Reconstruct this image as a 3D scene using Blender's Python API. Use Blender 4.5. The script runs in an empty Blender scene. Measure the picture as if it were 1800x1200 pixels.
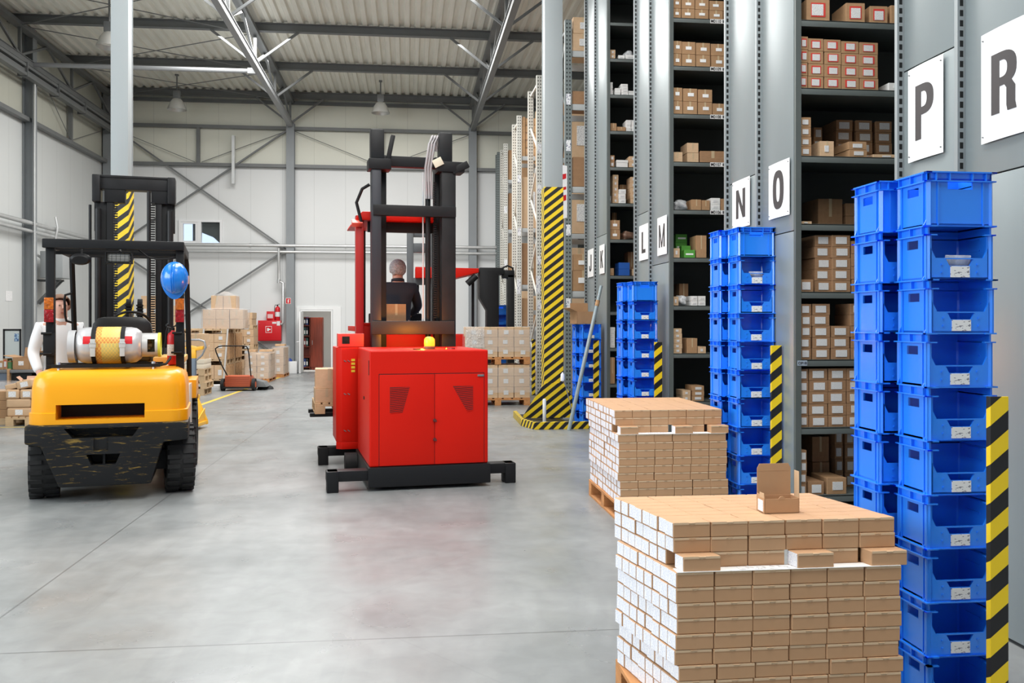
import bpy, bmesh, math, random
from mathutils import Matrix, Vector
random.seed(7)
R = math.radians
S = bpy.context.scene
COL = S.collection

# ---------------------------------------------------------------- camera
FPX = 1600.0
YAW = math.atan(184 / FPX)
EYE = 1.6
HORIZON = 567.0
cam_data = bpy.data.cameras.new('camera')
cam_data.sensor_width = 36
cam_data.lens = FPX / 1800 * 36
cam_data.shift_y = (HORIZON - 600) / 1800
cam_data.clip_start = .05
cam_data.clip_end = 300
cam = bpy.data.objects.new('camera', cam_data)
cam.location = (0, 0, EYE)
cam.rotation_euler = (R(90), 0, -YAW)
COL.objects.link(cam)
S.camera = cam

# ---------------------------------------------------------------- light
world = bpy.data.worlds.new('world')
S.world = world
world.use_nodes = True
bgn = world.node_tree.nodes['Background']
bgn.inputs[0].default_value = (.86, .93, 1, 1)
bgn.inputs[1].default_value = .36


def area(name, loc, rot, sx, sy, power, col=(1, 1, 1)):
    l = bpy.data.lights.new(name, 'AREA')
    l.shape = 'RECTANGLE'
    l.size, l.size_y, l.energy, l.color = sx, sy, power, col
    o = bpy.data.objects.new(name, l)
    o.location, o.rotation_euler = loc, rot
    COL.objects.link(o)


area('skylight_near', (1.0, 3.2, 8.6), (0, 0, 0), 3.0, 8.0, 920, (1, .985, .955))
area('skylight_mid', (-1.0, 12.5, 8.6), (0, 0, 0), 3.0, 7.0, 720, (1, .99, .97))
area('fill_light_far', (-2.0, 22.0, 8.6), (0, 0, 0), 7.0, 6.0, 1250, (1, .99, .97))  # added light below the closed deck, brightens the back of the hall
area('skylight_left', (-6.8, 9.0, 8.6), (0, 0, 0), 2.5, 12.0, 200, (1, .99, .97))
area('skylight_right', (5.3, 8.0, 8.7), (0, 0, 0), 2.0, 18.0, 150, (1, .99, .97))
area('fill_light_left', (-9.2, 3.0, 4.2), (0, R(-90), 0), 3.6, 11.0, 900, (.88, .95, 1))  # added unseen light, no window here; brightens left faces of crates and cartons

S.view_settings.view_transform = 'Standard'
S.view_settings.look = 'None'
S.view_settings.gamma = 1
S.view_settings.use_curve_mapping = False
S.view_settings.exposure = 0.08
S.cycles.use_denoising = True
S.cycles.max_bounces = 7
S.cycles.diffuse_bounces = 4
S.cycles.glossy_bounces = 3
S.cycles.transmission_bounces = 4
S.cycles.transparent_max_bounces = 8
S.cycles.caustics_reflective = False
S.cycles.caustics_refractive = False
S.cycles.sample_clamp_indirect = 6

# ---------------------------------------------------------------- geometry of the view (1800 x 1200 photograph)
CA, SA = math.cos(YAW), math.sin(YAW)


def ray(px, py):
    x, z = (px - 900) / FPX, (HORIZON - py) / FPX
    return (x * CA + SA, -x * SA + CA, z)


def gp(px, py, z=0.0):
    r = ray(px, py)
    t = (z - EYE) / r[2]
    return (r[0] * t, r[1] * t)


def aty(px, py, Y):
    r = ray(px, py)
    t = Y / r[1]
    return (r[0] * t, EYE + r[2] * t)


def atx(px, py, X):
    r = ray(px, py)
    t = X / r[0]
    return (r[1] * t, EYE + r[2] * t)


# ---------------------------------------------------------------- materials
MATS = {}


def nodes_of(m):
    nt = m.node_tree
    return nt, nt.nodes, nt.links, nt.nodes['Principled BSDF']


def mat(name, col, rough=.5, metal=0.0, noise=0.0, nscale=8.0, bump=0.0, spec=None, coat=0.0, alpha=None, emit=None, estr=0, trans=0, stretch=None):
    if name in MATS:
        return MATS[name]
    m = bpy.data.materials.new(name)
    m.use_nodes = True
    nt, N, L, P = nodes_of(m)
    P.inputs['Base Color'].default_value = (*col, 1)
    P.inputs['Roughness'].default_value = rough
    P.inputs['Metallic'].default_value = metal
    if spec is not None:
        P.inputs['Specular IOR Level'].default_value = spec
    if coat:
        P.inputs['Coat Weight'].default_value = coat
        P.inputs['Coat Roughness'].default_value = .08
    if alpha is not None:
        P.inputs['Alpha'].default_value = alpha
    if trans:
        P.inputs['Transmission Weight'].default_value = trans
    if emit:
        P.inputs['Emission Color'].default_value = (*emit, 1)
        P.inputs['Emission Strength'].default_value = estr
    tc = N.new('ShaderNodeTexCoord')
    mp = N.new('ShaderNodeMapping')
    L.new(tc.outputs['Object'], mp.inputs[0])
    if stretch:
        mp.inputs['Scale'].default_value = stretch
    n = N.new('ShaderNodeTexNoise')
    n.inputs['Scale'].default_value = nscale
    n.inputs['Detail'].default_value = 5
    L.new(mp.outputs[0], n.inputs['Vector'])
    if noise:
        r = N.new('ShaderNodeValToRGB')
        r.color_ramp.elements[0].position = .3
        r.color_ramp.elements[1].position = .7
        r.color_ramp.elements[0].color = (*[max(0, c * (1 - noise)) for c in col], 1)
        r.color_ramp.elements[1].color = (*[min(1, c * (1 + noise)) for c in col], 1)
        L.new(n.outputs[0], r.inputs[0])
        L.new(r.outputs[0], P.inputs['Base Color'])
    if bump:
        b = N.new('ShaderNodeBump')
        b.inputs['Strength'].default_value = bump
        b.inputs['Distance'].default_value = .02
        L.new(n.outputs[0], b.inputs['Height'])
        L.new(b.outputs[0], P.inputs['Normal'])
    MATS[name] = m
    return m


def math_node(N, L, op, a, b=None):
    k = N.new('ShaderNodeMath')
    k.operation = op
    for i, v in enumerate((a, b)):
        if v is None:
            continue
        if isinstance(v, (int, float)):
            k.inputs[i].default_value = v
        else:
            L.new(v, k.inputs[i])
    return k.outputs[0]


def hazard_mat(name, pitch, cx=-1.0, cy=1.0, cz=1.0):
    """yellow and black diagonal stripes"""
    m = mat(name, (.9, .66, .03), .45)
    nt, N, L, P = nodes_of(m)
    tc = N.new('ShaderNodeTexCoord')
    sx = N.new('ShaderNodeSeparateXYZ')
    L.new(tc.outputs['Object'], sx.inputs[0])
    a = math_node(N, L, 'MULTIPLY', sx.outputs[0], cx)
    b = math_node(N, L, 'MULTIPLY', sx.outputs[1], cy)
    c = math_node(N, L, 'MULTIPLY', sx.outputs[2], cz)
    v = math_node(N, L, 'ADD', math_node(N, L, 'ADD', a, b), c)
    v = math_node(N, L, 'DIVIDE', v, pitch)
    v = math_node(N, L, 'FRACT', math_node(N, L, 'ADD', v, 100.0))
    v = math_node(N, L, 'GREATER_THAN', v, .5)
    mx = N.new('ShaderNodeMix')
    mx.data_type = 'RGBA'
    L.new(v, mx.inputs[0])
    mx.inputs[6].default_value = (.88, .62, .015, 1)
    mx.inputs[7].default_value = (.012, .012, .013, 1)
    L.new(mx.outputs[2], P.inputs['Base Color'])
    return m


def hole_mat(name, col, pitch, axis_a, wa, axis_b, offs, wb, metal=.3, rough=.45):
    """painted steel with a column of punched holes: period PITCH along axis_a, holes at offsets OFFS on axis_b"""
    m = mat(name, col, rough, metal)
    nt, N, L, P = nodes_of(m)
    tc = N.new('ShaderNodeTexCoord')
    sx = N.new('ShaderNodeSeparateXYZ')
    L.new(tc.outputs['Object'], sx.inputs[0])
    za = math_node(N, L, 'FRACT', math_node(N, L, 'ADD', math_node(N, L, 'DIVIDE', sx.outputs[axis_a], pitch), 50.0))
    da = math_node(N, L, 'ABSOLUTE', math_node(N, L, 'SUBTRACT', za, .5))
    ia = math_node(N, L, 'LESS_THAN', da, wa / pitch / 2)
    tot = None
    for o in offs:
        d = math_node(N, L, 'ABSOLUTE', math_node(N, L, 'SUBTRACT', sx.outputs[axis_b], o))
        i = math_node(N, L, 'LESS_THAN', d, wb / 2)
        tot = i if tot is None else math_node(N, L, 'MAXIMUM', tot, i)
    v = math_node(N, L, 'MULTIPLY', ia, tot)
    mx = N.new('ShaderNodeMix')
    mx.data_type = 'RGBA'
    L.new(v, mx.inputs[0])
    mx.inputs[6].default_value = (*col, 1)
    mx.inputs[7].default_value = (.01, .01, .01, 1)
    L.new(mx.outputs[2], P.inputs['Base Color'])
    return m


def print_mat(name, base=(.86, .86, .85), ink=(.25, .25, .3), sc=(70, 70, 160), thr=.55):
    """white paper with fine grey print"""
    m = mat(name, base, .6)
    nt, N, L, P = nodes_of(m)
    tc = N.new('ShaderNodeTexCoord')
    mp = N.new('ShaderNodeMapping')
    mp.inputs['Scale'].default_value = sc
    L.new(tc.outputs['Object'], mp.inputs[0])
    n = N.new('ShaderNodeTexNoise')
    n.inputs['Scale'].default_value = 1.0
    n.inputs['Detail'].default_value = 1
    L.new(mp.outputs[0], n.inputs['Vector'])
    v = math_node(N, L, 'GREATER_THAN', n.outputs[0], thr)
    mx = N.new('ShaderNodeMix')
    mx.data_type = 'RGBA'
    L.new(v, mx.inputs[0])
    mx.inputs[6].default_value = (*base, 1)
    mx.inputs[7].default_value = (*ink, 1)
    L.new(mx.outputs[2], P.inputs['Base Color'])
    return m


def seam_mat(name, col, pitch, axis, rough=.5, w=.02, noise=.03):
    """cladding sheets with thin joints every PITCH metres"""
    m = mat(name, col, rough)
    nt, N, L, P = nodes_of(m)
    tc = N.new('ShaderNodeTexCoord')
    sx = N.new('ShaderNodeSeparateXYZ')
    L.new(tc.outputs['Object'], sx.inputs[0])
    z = math_node(N, L, 'FRACT', math_node(N, L, 'ADD', math_node(N, L, 'DIVIDE', sx.outputs[axis], pitch), 50.0))
    v = math_node(N, L, 'LESS_THAN', z, w / pitch)
    n = N.new('ShaderNodeTexNoise')
    n.inputs['Scale'].default_value = .8
    L.new(tc.outputs['Object'], n.inputs['Vector'])
    r = N.new('ShaderNodeValToRGB')
    r.color_ramp.elements[0].color = (*[c * (1 - noise) for c in col], 1)
    r.color_ramp.elements[1].color = (*[min(1, c * (1 + noise)) for c in col], 1)
    L.new(n.outputs[0], r.inputs[0])
    mx = N.new('ShaderNodeMix')
    mx.data_type = 'RGBA'
    L.new(v, mx.inputs[0])
    L.new(r.outputs[0], mx.inputs[6])
    mx.inputs[7].default_value = (*[c * .78 for c in col], 1)
    L.new(mx.outputs[2], P.inputs['Base Color'])
    return m


def floor_mat():
    m = mat('concrete_floor', (.4, .41, .41), .4)
    nt, N, L, P = nodes_of(m)
    tc = N.new('ShaderNodeTexCoord')

    def noise(scale, detail, stretch=None, dist=0):
        mp = N.new('ShaderNodeMapping')
        if stretch:
            mp.inputs['Scale'].default_value = stretch
        L.new(tc.outputs['Object'], mp.inputs[0])
        n = N.new('ShaderNodeTexNoise')
        n.inputs['Scale'].default_value = scale
        n.inputs['Detail'].default_value = detail
        n.inputs['Distortion'].default_value = dist
        L.new(mp.outputs[0], n.inputs['Vector'])
        return n.outputs[0]

    def ramp(src, p0, c0, p1, c1):
        r = N.new('ShaderNodeValToRGB')
        e = r.color_ramp.elements
        e[0].position, e[1].position = p0, p1
        e[0].color, e[1].color = (*c0, 1), (*c1, 1)
        L.new(src, r.inputs[0])
        return r.outputs[0]

    def mul(a, b, f=1.0):
        mx = N.new('ShaderNodeMix')
        mx.data_type = 'RGBA'
        mx.blend_type = 'MULTIPLY'
        mx.inputs[0].default_value = f
        L.new(a, mx.inputs[6])
        L.new(b, mx.inputs[7])
        return mx.outputs[2]
    c = ramp(noise(.55, 8, None, .4), .3, (.20, .214, .216), .76, (.345, .355, .355))
    c = mul(c, ramp(noise(7, 8, None, .6), .3, (.84, .84, .84), .7, (1, 1, 1)))
    c = mul(c, ramp(noise(2.2, 7, (1, .22, 1), 2.5), .44, (1, 1, 1), .56, (.93, .935, .94)))
    c = mul(c, ramp(noise(1.1, 5, (1, .35, 1), 1.5), .60, (1, 1, 1), .74, (.84, .84, .84)))
    # scratches
    w = N.new('ShaderNodeTexVoronoi')
    w.feature = 'DISTANCE_TO_EDGE'
    w.inputs['Scale'].default_value = .45
    mp = N.new('ShaderNodeMapping')
    mp.inputs['Rotation'].default_value = (0, 0, .6)
    L.new(tc.outputs['Object'], mp.inputs[0])
    L.new(mp.outputs[0], w.inputs['Vector'])
    c = mul(c, ramp(w.outputs['Distance'], .001, (.93, .93, .93), .004, (1, 1, 1)))
    # saw-cut joints of the slab, every 6 m
    sx = N.new('ShaderNodeSeparateXYZ')
    L.new(tc.outputs['Object'], sx.inputs[0])
    for ax, off in ((0, 2.2), (1, 1.35)):
        z = math_node(N, L, 'FRACT', math_node(N, L, 'DIVIDE', math_node(N, L, 'ADD', sx.outputs[ax], 60 + off), 6.0))
        v = math_node(N, L, 'LESS_THAN', z, .0022)
        c = mul(c, ramp(v, .4, (1, 1, 1), .6, (.6, .6, .6)))
    L.new(c, P.inputs['Base Color'])
    rr = ramp(noise(1.7, 6), .3, (.24,) * 3, .7, (.44,) * 3)
    L.new(rr, P.inputs['Roughness'])
    b = N.new('ShaderNodeBump')
    b.inputs['Strength'].default_value = .05
    L.new(noise(30, 4), b.inputs['Height'])
    L.new(b.outputs[0], P.inputs['Normal'])
    return m


def scuffed_mat():
    """black bumper paint with yellow showing through in horizontal scrapes"""
    m = mat('scuffed_black_paint', (.014, .0145, .016), .5, spec=.25)
    nt, N, L, P = nodes_of(m)
    tc = N.new('ShaderNodeTexCoord')
    mp = N.new('ShaderNodeMapping')
    mp.inputs['Scale'].default_value = (5, 5, 38)
    L.new(tc.outputs['Object'], mp.inputs[0])
    n = N.new('ShaderNodeTexNoise')
    n.inputs['Scale'].default_value = 1
    n.inputs['Detail'].default_value = 8
    n.inputs['Roughness'].default_value = .7
    n.inputs['Distortion'].default_value = .8
    L.new(mp.outputs[0], n.inputs['Vector'])
    r = N.new('ShaderNodeValToRGB')
    e = r.color_ramp.elements
    e[0].position, e[1].position = .565, .66
    e[0].color, e[1].color = (.011, .0115, .0125, 1), (.23, .15, .035, 1)
    L.new(n.outputs[0], r.inputs[0])
    L.new(r.outputs[0], P.inputs['Base Color'])
    return m


STEEL = mat('grey_steel_paint', (.17, .178, .18), .5, .1, .06, 3)
STEEL_L = mat('light_steel_paint', (.55, .57, .59), .42, .1, .03, 3)
COLW = mat('column_paint', (.325, .36, .37), .5, 0, .02, 2)
GALV = mat('galvanised_pipe', (.62, .63, .63), .35, .6, .05, 5)
WHITE = mat('white_sheet', (.86, .87, .87), .5)
PAPER = print_mat('printed_paper', (.84, .84, .84), (.56, .56, .58), (55, 55, 190), .56)
PAPER_S = print_mat('printed_paper_small', (.90, .90, .92), (.66, .68, .80), (90, 200, 330), .54)
PAPER_P = mat('blank_paper', (.87, .87, .86), .6)
CARD = mat('cardboard', (.40, .235, .12), .75, 0, .07, 6)
CARD_L = mat('cardboard_light', (.60, .41, .25), .75, 0, .07, 6)
CARD_D = mat('cardboard_dark', (.33, .185, .095), .8, 0, .1, 6)
CARD_P = mat('small_carton_board', (.52, .305, .165), .72, 0, .05, 9)
CARD_T = mat('carton_tape', (.52, .40, .25), .3)
INK = mat('black_ink', (.035, .03, .032), .55)
RED_L = mat('red_label_edge', (.62, .05, .04), .5)
WOOD = mat('pallet_wood', (.50, .30, .155), .8, 0, .22, 4, .25, stretch=(1, 6, 6))
WOOD_O = mat('pallet_wood_orange', (.52, .235, .085), .8, 0, .2, 4, .25, stretch=(6, 1, 6))
BLUE = mat('blue_crate_plastic', (.018, .24, .97), .24, 0, .04, 3, spec=.9)
FILM = mat('stretch_film', (.88, .88, .89), .12, 0, alpha=.25, bump=.6, nscale=14)
BLACK = mat('black_paint', (.010, .0105, .012), .5, spec=.25)
BLACK_M = mat('dark_mast_steel', (.016, .0165, .018), .45, .1, .2, 6, spec=.3)
RUBBER = mat('black_rubber', (.012, .012, .0125), .75, 0, .2, 20)
YELLOW = mat('truck_yellow', (.86, .36, .006), .34, 0, .03, 2, spec=.35, coat=.15)
YELLOW_F = mat('jack_yellow', (.88, .47, .03), .4, 0, .04, 3)
REDP = mat('truck_red', (.60, .010, .003), .45, 0, .03, 2, spec=.18)
RED = mat('signal_red', (.62, .012, .02), .35)
CHROME = mat('bright_steel', (.75, .76, .77), .22, .9)
GLASS = mat('clear_glass', (.3, .33, .34), .03, alpha=.08)
HAZ_COL = hazard_mat('hazard_stripes_column', .145, -.78, .78)
HAZ_COL_L = hazard_mat('hazard_stripes_left_column', .145, -.78, -.78)
HAZ_POST = hazard_mat('hazard_stripes_post', .15, -.8, .5, 1.0)
HAZ_KERB = hazard_mat('hazard_stripes_kerb', .15, -1.0, 1.0, 1.0)


# ---------------------------------------------------------------- mesh building
class MB:
    def __init__(s):
        s.v, s.f = [], []

    def add(s, vs, fs, mtx=None):
        o = len(s.v)
        s.v += [tuple(mtx @ Vector(p)) if mtx else tuple(p) for p in vs]
        s.f += [tuple(i + o for i in q) for q in fs]
        return s

    def box(s, x0, x1, y0, y1, z0, z1, mtx=None):
        return s.add([(x0, y0, z0), (x1, y0, z0), (x1, y1, z0), (x0, y1, z0), (x0, y0, z1), (x1, y0, z1), (x1, y1, z1), (x0, y1, z1)],
                     [(3, 2, 1, 0), (4, 5, 6, 7), (0, 1, 5, 4), (1, 2, 6, 5), (2, 3, 7, 6), (3, 0, 4, 7)], mtx)

    def cbox(s, c, d, rot=(0, 0, 0)):
        from mathutils import Euler
        m = Matrix.Translation(c) @ Euler(rot).to_matrix().to_4x4()
        return s.box(-d[0] / 2, d[0] / 2, -d[1] / 2, d[1] / 2, -d[2] / 2, d[2] / 2, m)

    def bar(s, p, q, w, h=None):
        """box section bar from p to q; w across, h the other way"""
        p, q = Vector(p), Vector(q)
        d = q - p
        ln = d.length
        d.normalize()
        up = Vector((0, 0, 1)) if abs(d.z) < .95 else Vector((0, 1, 0))
        x = d.cross(up).normalized()
        z = x.cross(d).normalized()
        m = Matrix(((x.x, d.x, z.x, p.x), (x.y, d.y, z.y, p.y), (x.z, d.z, z.z, p.z), (0, 0, 0, 1)))
        h = h or w
        return s.box(-w / 2, w / 2, 0, ln, -h / 2, h / 2, m)

    def cyl(s, p, q, r, n=14, r2=None, cap=True):
        p, q = Vector(p), Vector(q)
        d = (q - p).normalized()
        up = Vector((0, 0, 1)) if abs(d.z) < .9 else Vector((1, 0, 0))
        x = d.cross(up).normalized()
        y = d.cross(x)
        r2 = r if r2 is None else r2
        vs, fs = [], []
        for c, rr in ((p, r), (q, r2)):
            for k in range(n):
                a = 2 * math.pi * k / n
                vs.append(c + x * (rr * math.cos(a)) + y * (rr * math.sin(a)))
        for k in range(n):
            j = (k + 1) % n
            fs.append((k, j, n + j, n + k))
        if cap:
            fs += [tuple(range(n - 1, -1, -1)), tuple(range(n, 2 * n))]
        return s.add(vs, fs)

    def tube(s, pts, r, n=10):
        pts = [Vector(p) for p in pts]
        vs, fs = [], []
        prev = None
        for i, p in enumerate(pts):
            d = (pts[min(i + 1, len(pts) - 1)] - pts[max(i - 1, 0)]).normalized()
            if prev is None:
                up = Vector((0, 0, 1)) if abs(d.z) < .9 else Vector((1, 0, 0))
                x = d.cross(up).normalized()
            else:
                x = (prev - d * prev.dot(d)).normalized()
            prev = x
            y = d.cross(x)
            for k in range(n):
                a = 2 * math.pi * k / n
                vs.append(p + x * (r * math.cos(a)) + y * (r * math.sin(a)))
        m = len(pts)
        for i in range(m - 1):
            for k in range(n):
                j = (k + 1) % n
                fs.append((i * n + k, i * n + j, (i + 1) * n + j, (i + 1) * n + k))
        fs += [tuple(range(n - 1, -1, -1)), tuple(range((m - 1) * n, m * n))]
        return s.add(vs, fs)

    def lathe(s, prof, n=24, mtx=None, cap=True):
        """prof: (radius, height) pairs about z"""
        vs, fs = [], []
        for r, z in prof:
            for k in range(n):
                a = 2 * math.pi * k / n
                vs.append((r * math.cos(a), r * math.sin(a), z))
        for i in range(len(prof) - 1):
            for k in range(n):
                j = (k + 1) % n
                fs.append((i * n + k, i * n + j, (i + 1) * n + j, (i + 1) * n + k))
        loop = prof[0] == prof[-1]
        if prof[0][0] > 1e-6 and cap and not loop:
            fs.append(tuple(range(n - 1, -1, -1)))
        if prof[-1][0] > 1e-6 and cap and not loop:
            fs.append(tuple(range((len(prof) - 1) * n, len(prof) * n)))
        return s.add(vs, fs, mtx)

    def prism(s, poly, a0, a1, axis='y', mtx=None):
        """2D polygon (u, w) swept along AXIS from a0 to a1. axis y: (x, z); x: (y, z); z: (x, y)"""
        mk = {'y': lambda u, w, a: (u, a, w), 'x': lambda u, w, a: (a, u, w), 'z': lambda u, w, a: (u, w, a)}[axis]
        n = len(poly)
        vs = [mk(u, w, a0) for u, w in poly] + [mk(u, w, a1) for u, w in poly]
        fs = [tuple(range(n - 1, -1, -1)), tuple(range(n, 2 * n))] + [(k, (k + 1) % n, n + (k + 1) % n, n + k) for k in range(n)]
        return s.add(vs, fs, mtx)

    def loft(s, rings, cap=True):
        n = len(rings[0])
        vs = [p for r in rings for p in r]
        fs = []
        for i in range(len(rings) - 1):
            for k in range(n):
                j = (k + 1) % n
                fs.append((i * n + k, i * n + j, (i + 1) * n + j, (i + 1) * n + k))
        if cap:
            fs += [tuple(range(n - 1, -1, -1)), tuple(range((len(rings) - 1) * n, len(rings) * n))]
        return s.add(vs, fs)

    def mesh(s, name, m, bevel=0, seg=2, smooth=True, sub=0):
        me = bpy.data.meshes.new(name)
        me.from_pydata(s.v, [], s.f)
        bm = bmesh.new()
        bm.from_mesh(me)
        bmesh.ops.recalc_face_normals(bm, faces=bm.faces)
        if bevel:
            es = [e for e in bm.edges if len(e.link_faces) == 2 and e.calc_face_angle(0) > R(35)]
            bmesh.ops.bevel(bm, geom=es, offset=bevel, segments=seg, profile=.6, affect='EDGES', clamp_overlap=True)
        if sub:
            bmesh.ops.subdivide_edges(bm, edges=bm.edges[:], cuts=sub, use_grid_fill=True)
        bm.to_mesh(me)
        bm.free()
        if smooth:
            for p in me.polygons:
                p.use_smooth = True
            me.set_sharp_from_angle(angle=R(38))
        me.materials.append(m)
        me.update()
        return me

    def build(s, name, m, parent=None, bevel=0, seg=2, smooth=True, label=None):
        o = bpy.data.objects.new(name, s.mesh(name, m, bevel, seg, smooth))
        COL.objects.link(o)
        if parent:
            o.parent = parent
        if label:
            o['label'] = label
        return o


def obj(name, me, parent=None, loc=(0, 0, 0), rz=0, label=None):
    o = bpy.data.objects.new(name, me)
    COL.objects.link(o)
    o.location = loc
    o.rotation_euler = (0, 0, rz)
    if parent:
        o.parent = parent
    if label:
        o['label'] = label
    return o


def tag(o, label, cat, group=None):
    o['label'] = label
    o['category'] = cat
    if group:
        o['group'] = group
    return o


def structure(o):
    o['kind'] = 'structure'
    return o


def empty(name, label, cat, loc=(0, 0, 0), rz=0, group=None):
    o = bpy.data.objects.new(name, None)
    o.empty_display_size = .1
    COL.objects.link(o)
    o.location = loc
    o.rotation_euler = (0, 0, rz)
    return tag(o, label, cat, group)


def dup(src, loc=None, rz=None, label=None, group=None, parent=None, scale=None, keep=None):
    """a copy of a thing with copies of its parts and their sub-parts"""
    c = src.copy()
    COL.objects.link(c)
    if parent is not None:
        c.parent = parent
    if loc is not None:
        c.location = loc
    if rz is not None:
        c.rotation_euler = (0, 0, rz)
    if scale is not None:
        c.scale = scale
    if label:
        c['label'] = label
    if group:
        c['group'] = group
    for ch in src.children:
        if keep is None or ch.name.split('.')[0] in keep:
            dup(ch, parent=c)
    return c


def text_mesh(name, txt, size, m, fat=0.0, sx=1.0, depth=.001):
    cu = bpy.data.curves.new(name, 'FONT')
    cu.body = txt
    cu.size = size
    cu.offset = fat
    cu.align_x = 'CENTER'
    cu.align_y = 'CENTER'
    cu.extrude = depth
    cu.resolution_u = 6
    o = bpy.data.objects.new(name, cu)
    COL.objects.link(o)
    dg = bpy.context.evaluated_depsgraph_get()
    dg.update()
    me = bpy.data.meshes.new_from_object(o.evaluated_get(dg))
    bpy.data.objects.remove(o)
    bpy.data.curves.remove(cu)
    for v in me.vertices:
        v.co.x *= sx
    # text centre to the middle of its real bounds, standing upright and facing -y
    xs = [v.co.x for v in me.vertices]
    ys = [v.co.y for v in me.vertices]
    ox, oy = (min(xs) + max(xs)) / 2, (min(ys) + max(ys)) / 2
    for v in me.vertices:
        v.co = (v.co.x - ox, -v.co.z, v.co.y - oy)
    me.materials.clear()
    me.materials.append(m)
    return me


ORD = ['first', 'second', 'third', 'fourth', 'fifth', 'sixth', 'seventh', 'eighth', 'ninth', 'tenth', 'eleventh', 'twelfth', 'thirteenth']

# ================================================================ the building
WL, WB = -9.47, 30.0
floor = structure(MB().box(-9.7, 9.5, -6, 30.3, -.2, 0).build('floor', floor_mat(), smooth=False))

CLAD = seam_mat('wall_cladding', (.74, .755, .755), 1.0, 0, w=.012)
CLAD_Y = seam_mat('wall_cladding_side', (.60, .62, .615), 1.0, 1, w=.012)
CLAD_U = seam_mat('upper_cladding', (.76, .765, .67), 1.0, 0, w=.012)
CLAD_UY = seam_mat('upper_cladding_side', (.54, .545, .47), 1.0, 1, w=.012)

wx0, wz1 = aty(315, 386, WB)
wx1, wz0 = aty(391, 431, WB)
dx0, dz1 = aty(531, 547, WB)
dx1, _ = aty(582, 655, WB)
ZU = 6.6
b = MB()
b.box(WL, wx0, WB, WB + .2, 0, ZU).box(wx1, dx0, WB, WB + .2, 0, ZU).box(dx1, 9.5, WB, WB + .2, 0, ZU)
b.box(wx0, wx1, WB, WB + .2, 0, wz0).box(wx0, wx1, WB, WB + .2, wz1, ZU).box(dx0, dx1, WB, WB + .2, dz1, ZU)
structure(b.build('wall_back', CLAD, smooth=False))
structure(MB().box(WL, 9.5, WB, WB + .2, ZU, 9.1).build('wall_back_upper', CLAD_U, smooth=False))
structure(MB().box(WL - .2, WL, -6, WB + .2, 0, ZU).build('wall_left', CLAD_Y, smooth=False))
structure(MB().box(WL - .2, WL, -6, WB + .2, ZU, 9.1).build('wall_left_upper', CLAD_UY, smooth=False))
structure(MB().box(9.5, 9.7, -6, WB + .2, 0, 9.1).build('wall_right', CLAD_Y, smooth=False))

# corrugated roof deck
DECK = mat('roof_deck', (.80, .79, .71), .5, .05, .06, 1.5, stretch=(6, .6, 1))
vs, fs = [], []
x, i = WL - .2, 0
prof = []
while x < 9.7:
    prof += [(x, 8.97), (x + .10, 8.97), (x + .135, 9.03), (x + .225, 9.03)]
    x += .26
for y in (-6, WB + .2):
    vs += [(px_, y, z_) for px_, z_ in prof]
n = len(prof)
fs = [(k, k + 1, n + k + 1, n + k) for k in range(n - 1)]
structure(MB().add(vs, fs).build('ceiling', DECK, smooth=False))

# purlins
PY = [29.72, 26.35, 22.95, 19.55, 16.15, 12.75, 9.35, 5.95, 2.55]
for y in PY:
    b = MB().box(WL, 9.5, y - .008, y + .008, 8.76, 8.965).box(WL, 9.5, y - .07, y + .07, 8.76, 8.775).box(WL, 9.5, y - .07, y + .07, 8.95, 8.966)
    structure(b.build('roof_beam', STEEL, smooth=False))

# trusses along the hall
for X in (-9.2, -3.72, 2.13, 8.2):
    t = empty('roof_truss', '', 'roof truss', (X, 0, 0))
    t['kind'] = 'structure'
    del t['label'], t['category']
    MB().box(-.07, .07, -2, 29.9, 7.86, 7.99).box(-.1, .1, -2, 29.9, 7.985, 8.0).build('bottom_chord', mat('chord_paint', (.30, .31, .32), .5) if X == -3.72 else STEEL, t, smooth=False)
    MB().box(-.1, .1, -2, 29.9, 8.66, 8.765).build('top_chord', STEEL, t, smooth=False)
    for i, y in enumerate(PY[:7]):
        MB().box(-.035, .035, y - .035, y + .035, 8.0, 8.66).build('truss_post', STEEL, t, smooth=False)
        if i < 6:
            m_ = (y + PY[i + 1]) / 2
            MB().bar((0, y, 8.0), (0, m_, 8.68), .055).bar((0, m_, 8.68), (0, PY[i + 1], 8.0), .055).build('truss_diagonal', STEEL, t, smooth=False)
        if abs(X) < 9:
            for sgn in (-1, 1):
                MB().bar((0, y - .02, 7.96), (sgn * 1.05, y - .02, 8.76), .055, .055).build('knee_brace', STEEL, t, smooth=False)
# horizontal struts between the left truss and the wall
for y in (23.6, 17.6):
    structure(MB().cyl((-9.3, y, 7.95), (-3.8, y, 7.95), .055).bar((-9.42, y, 7.95), (-9.2, y, 7.95), .16).bar((-4.0, y, 7.95), (-3.78, y, 7.95), .14).build('tie_beam', mat('chord_paint', (.30, .31, .32), .5)))
# thin crossed tie rods under the deck
for (x0, y0, x1, y1) in ((-9.2, 26.3, -3.8, 22.9), (-9.2, 22.9, -3.8, 26.3), (-9.2, 22.9, -3.8, 19.5), (-9.2, 19.5, -3.8, 22.9), (-9.2, 29.7, -3.8, 26.3), (-9.2, 26.3, -3.8, 29.7)):
    structure(MB().cyl((x0, y0, 8.68), (x1, y1, 8.68), .012, 6).build('tie_rod_beam', STEEL))

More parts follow.
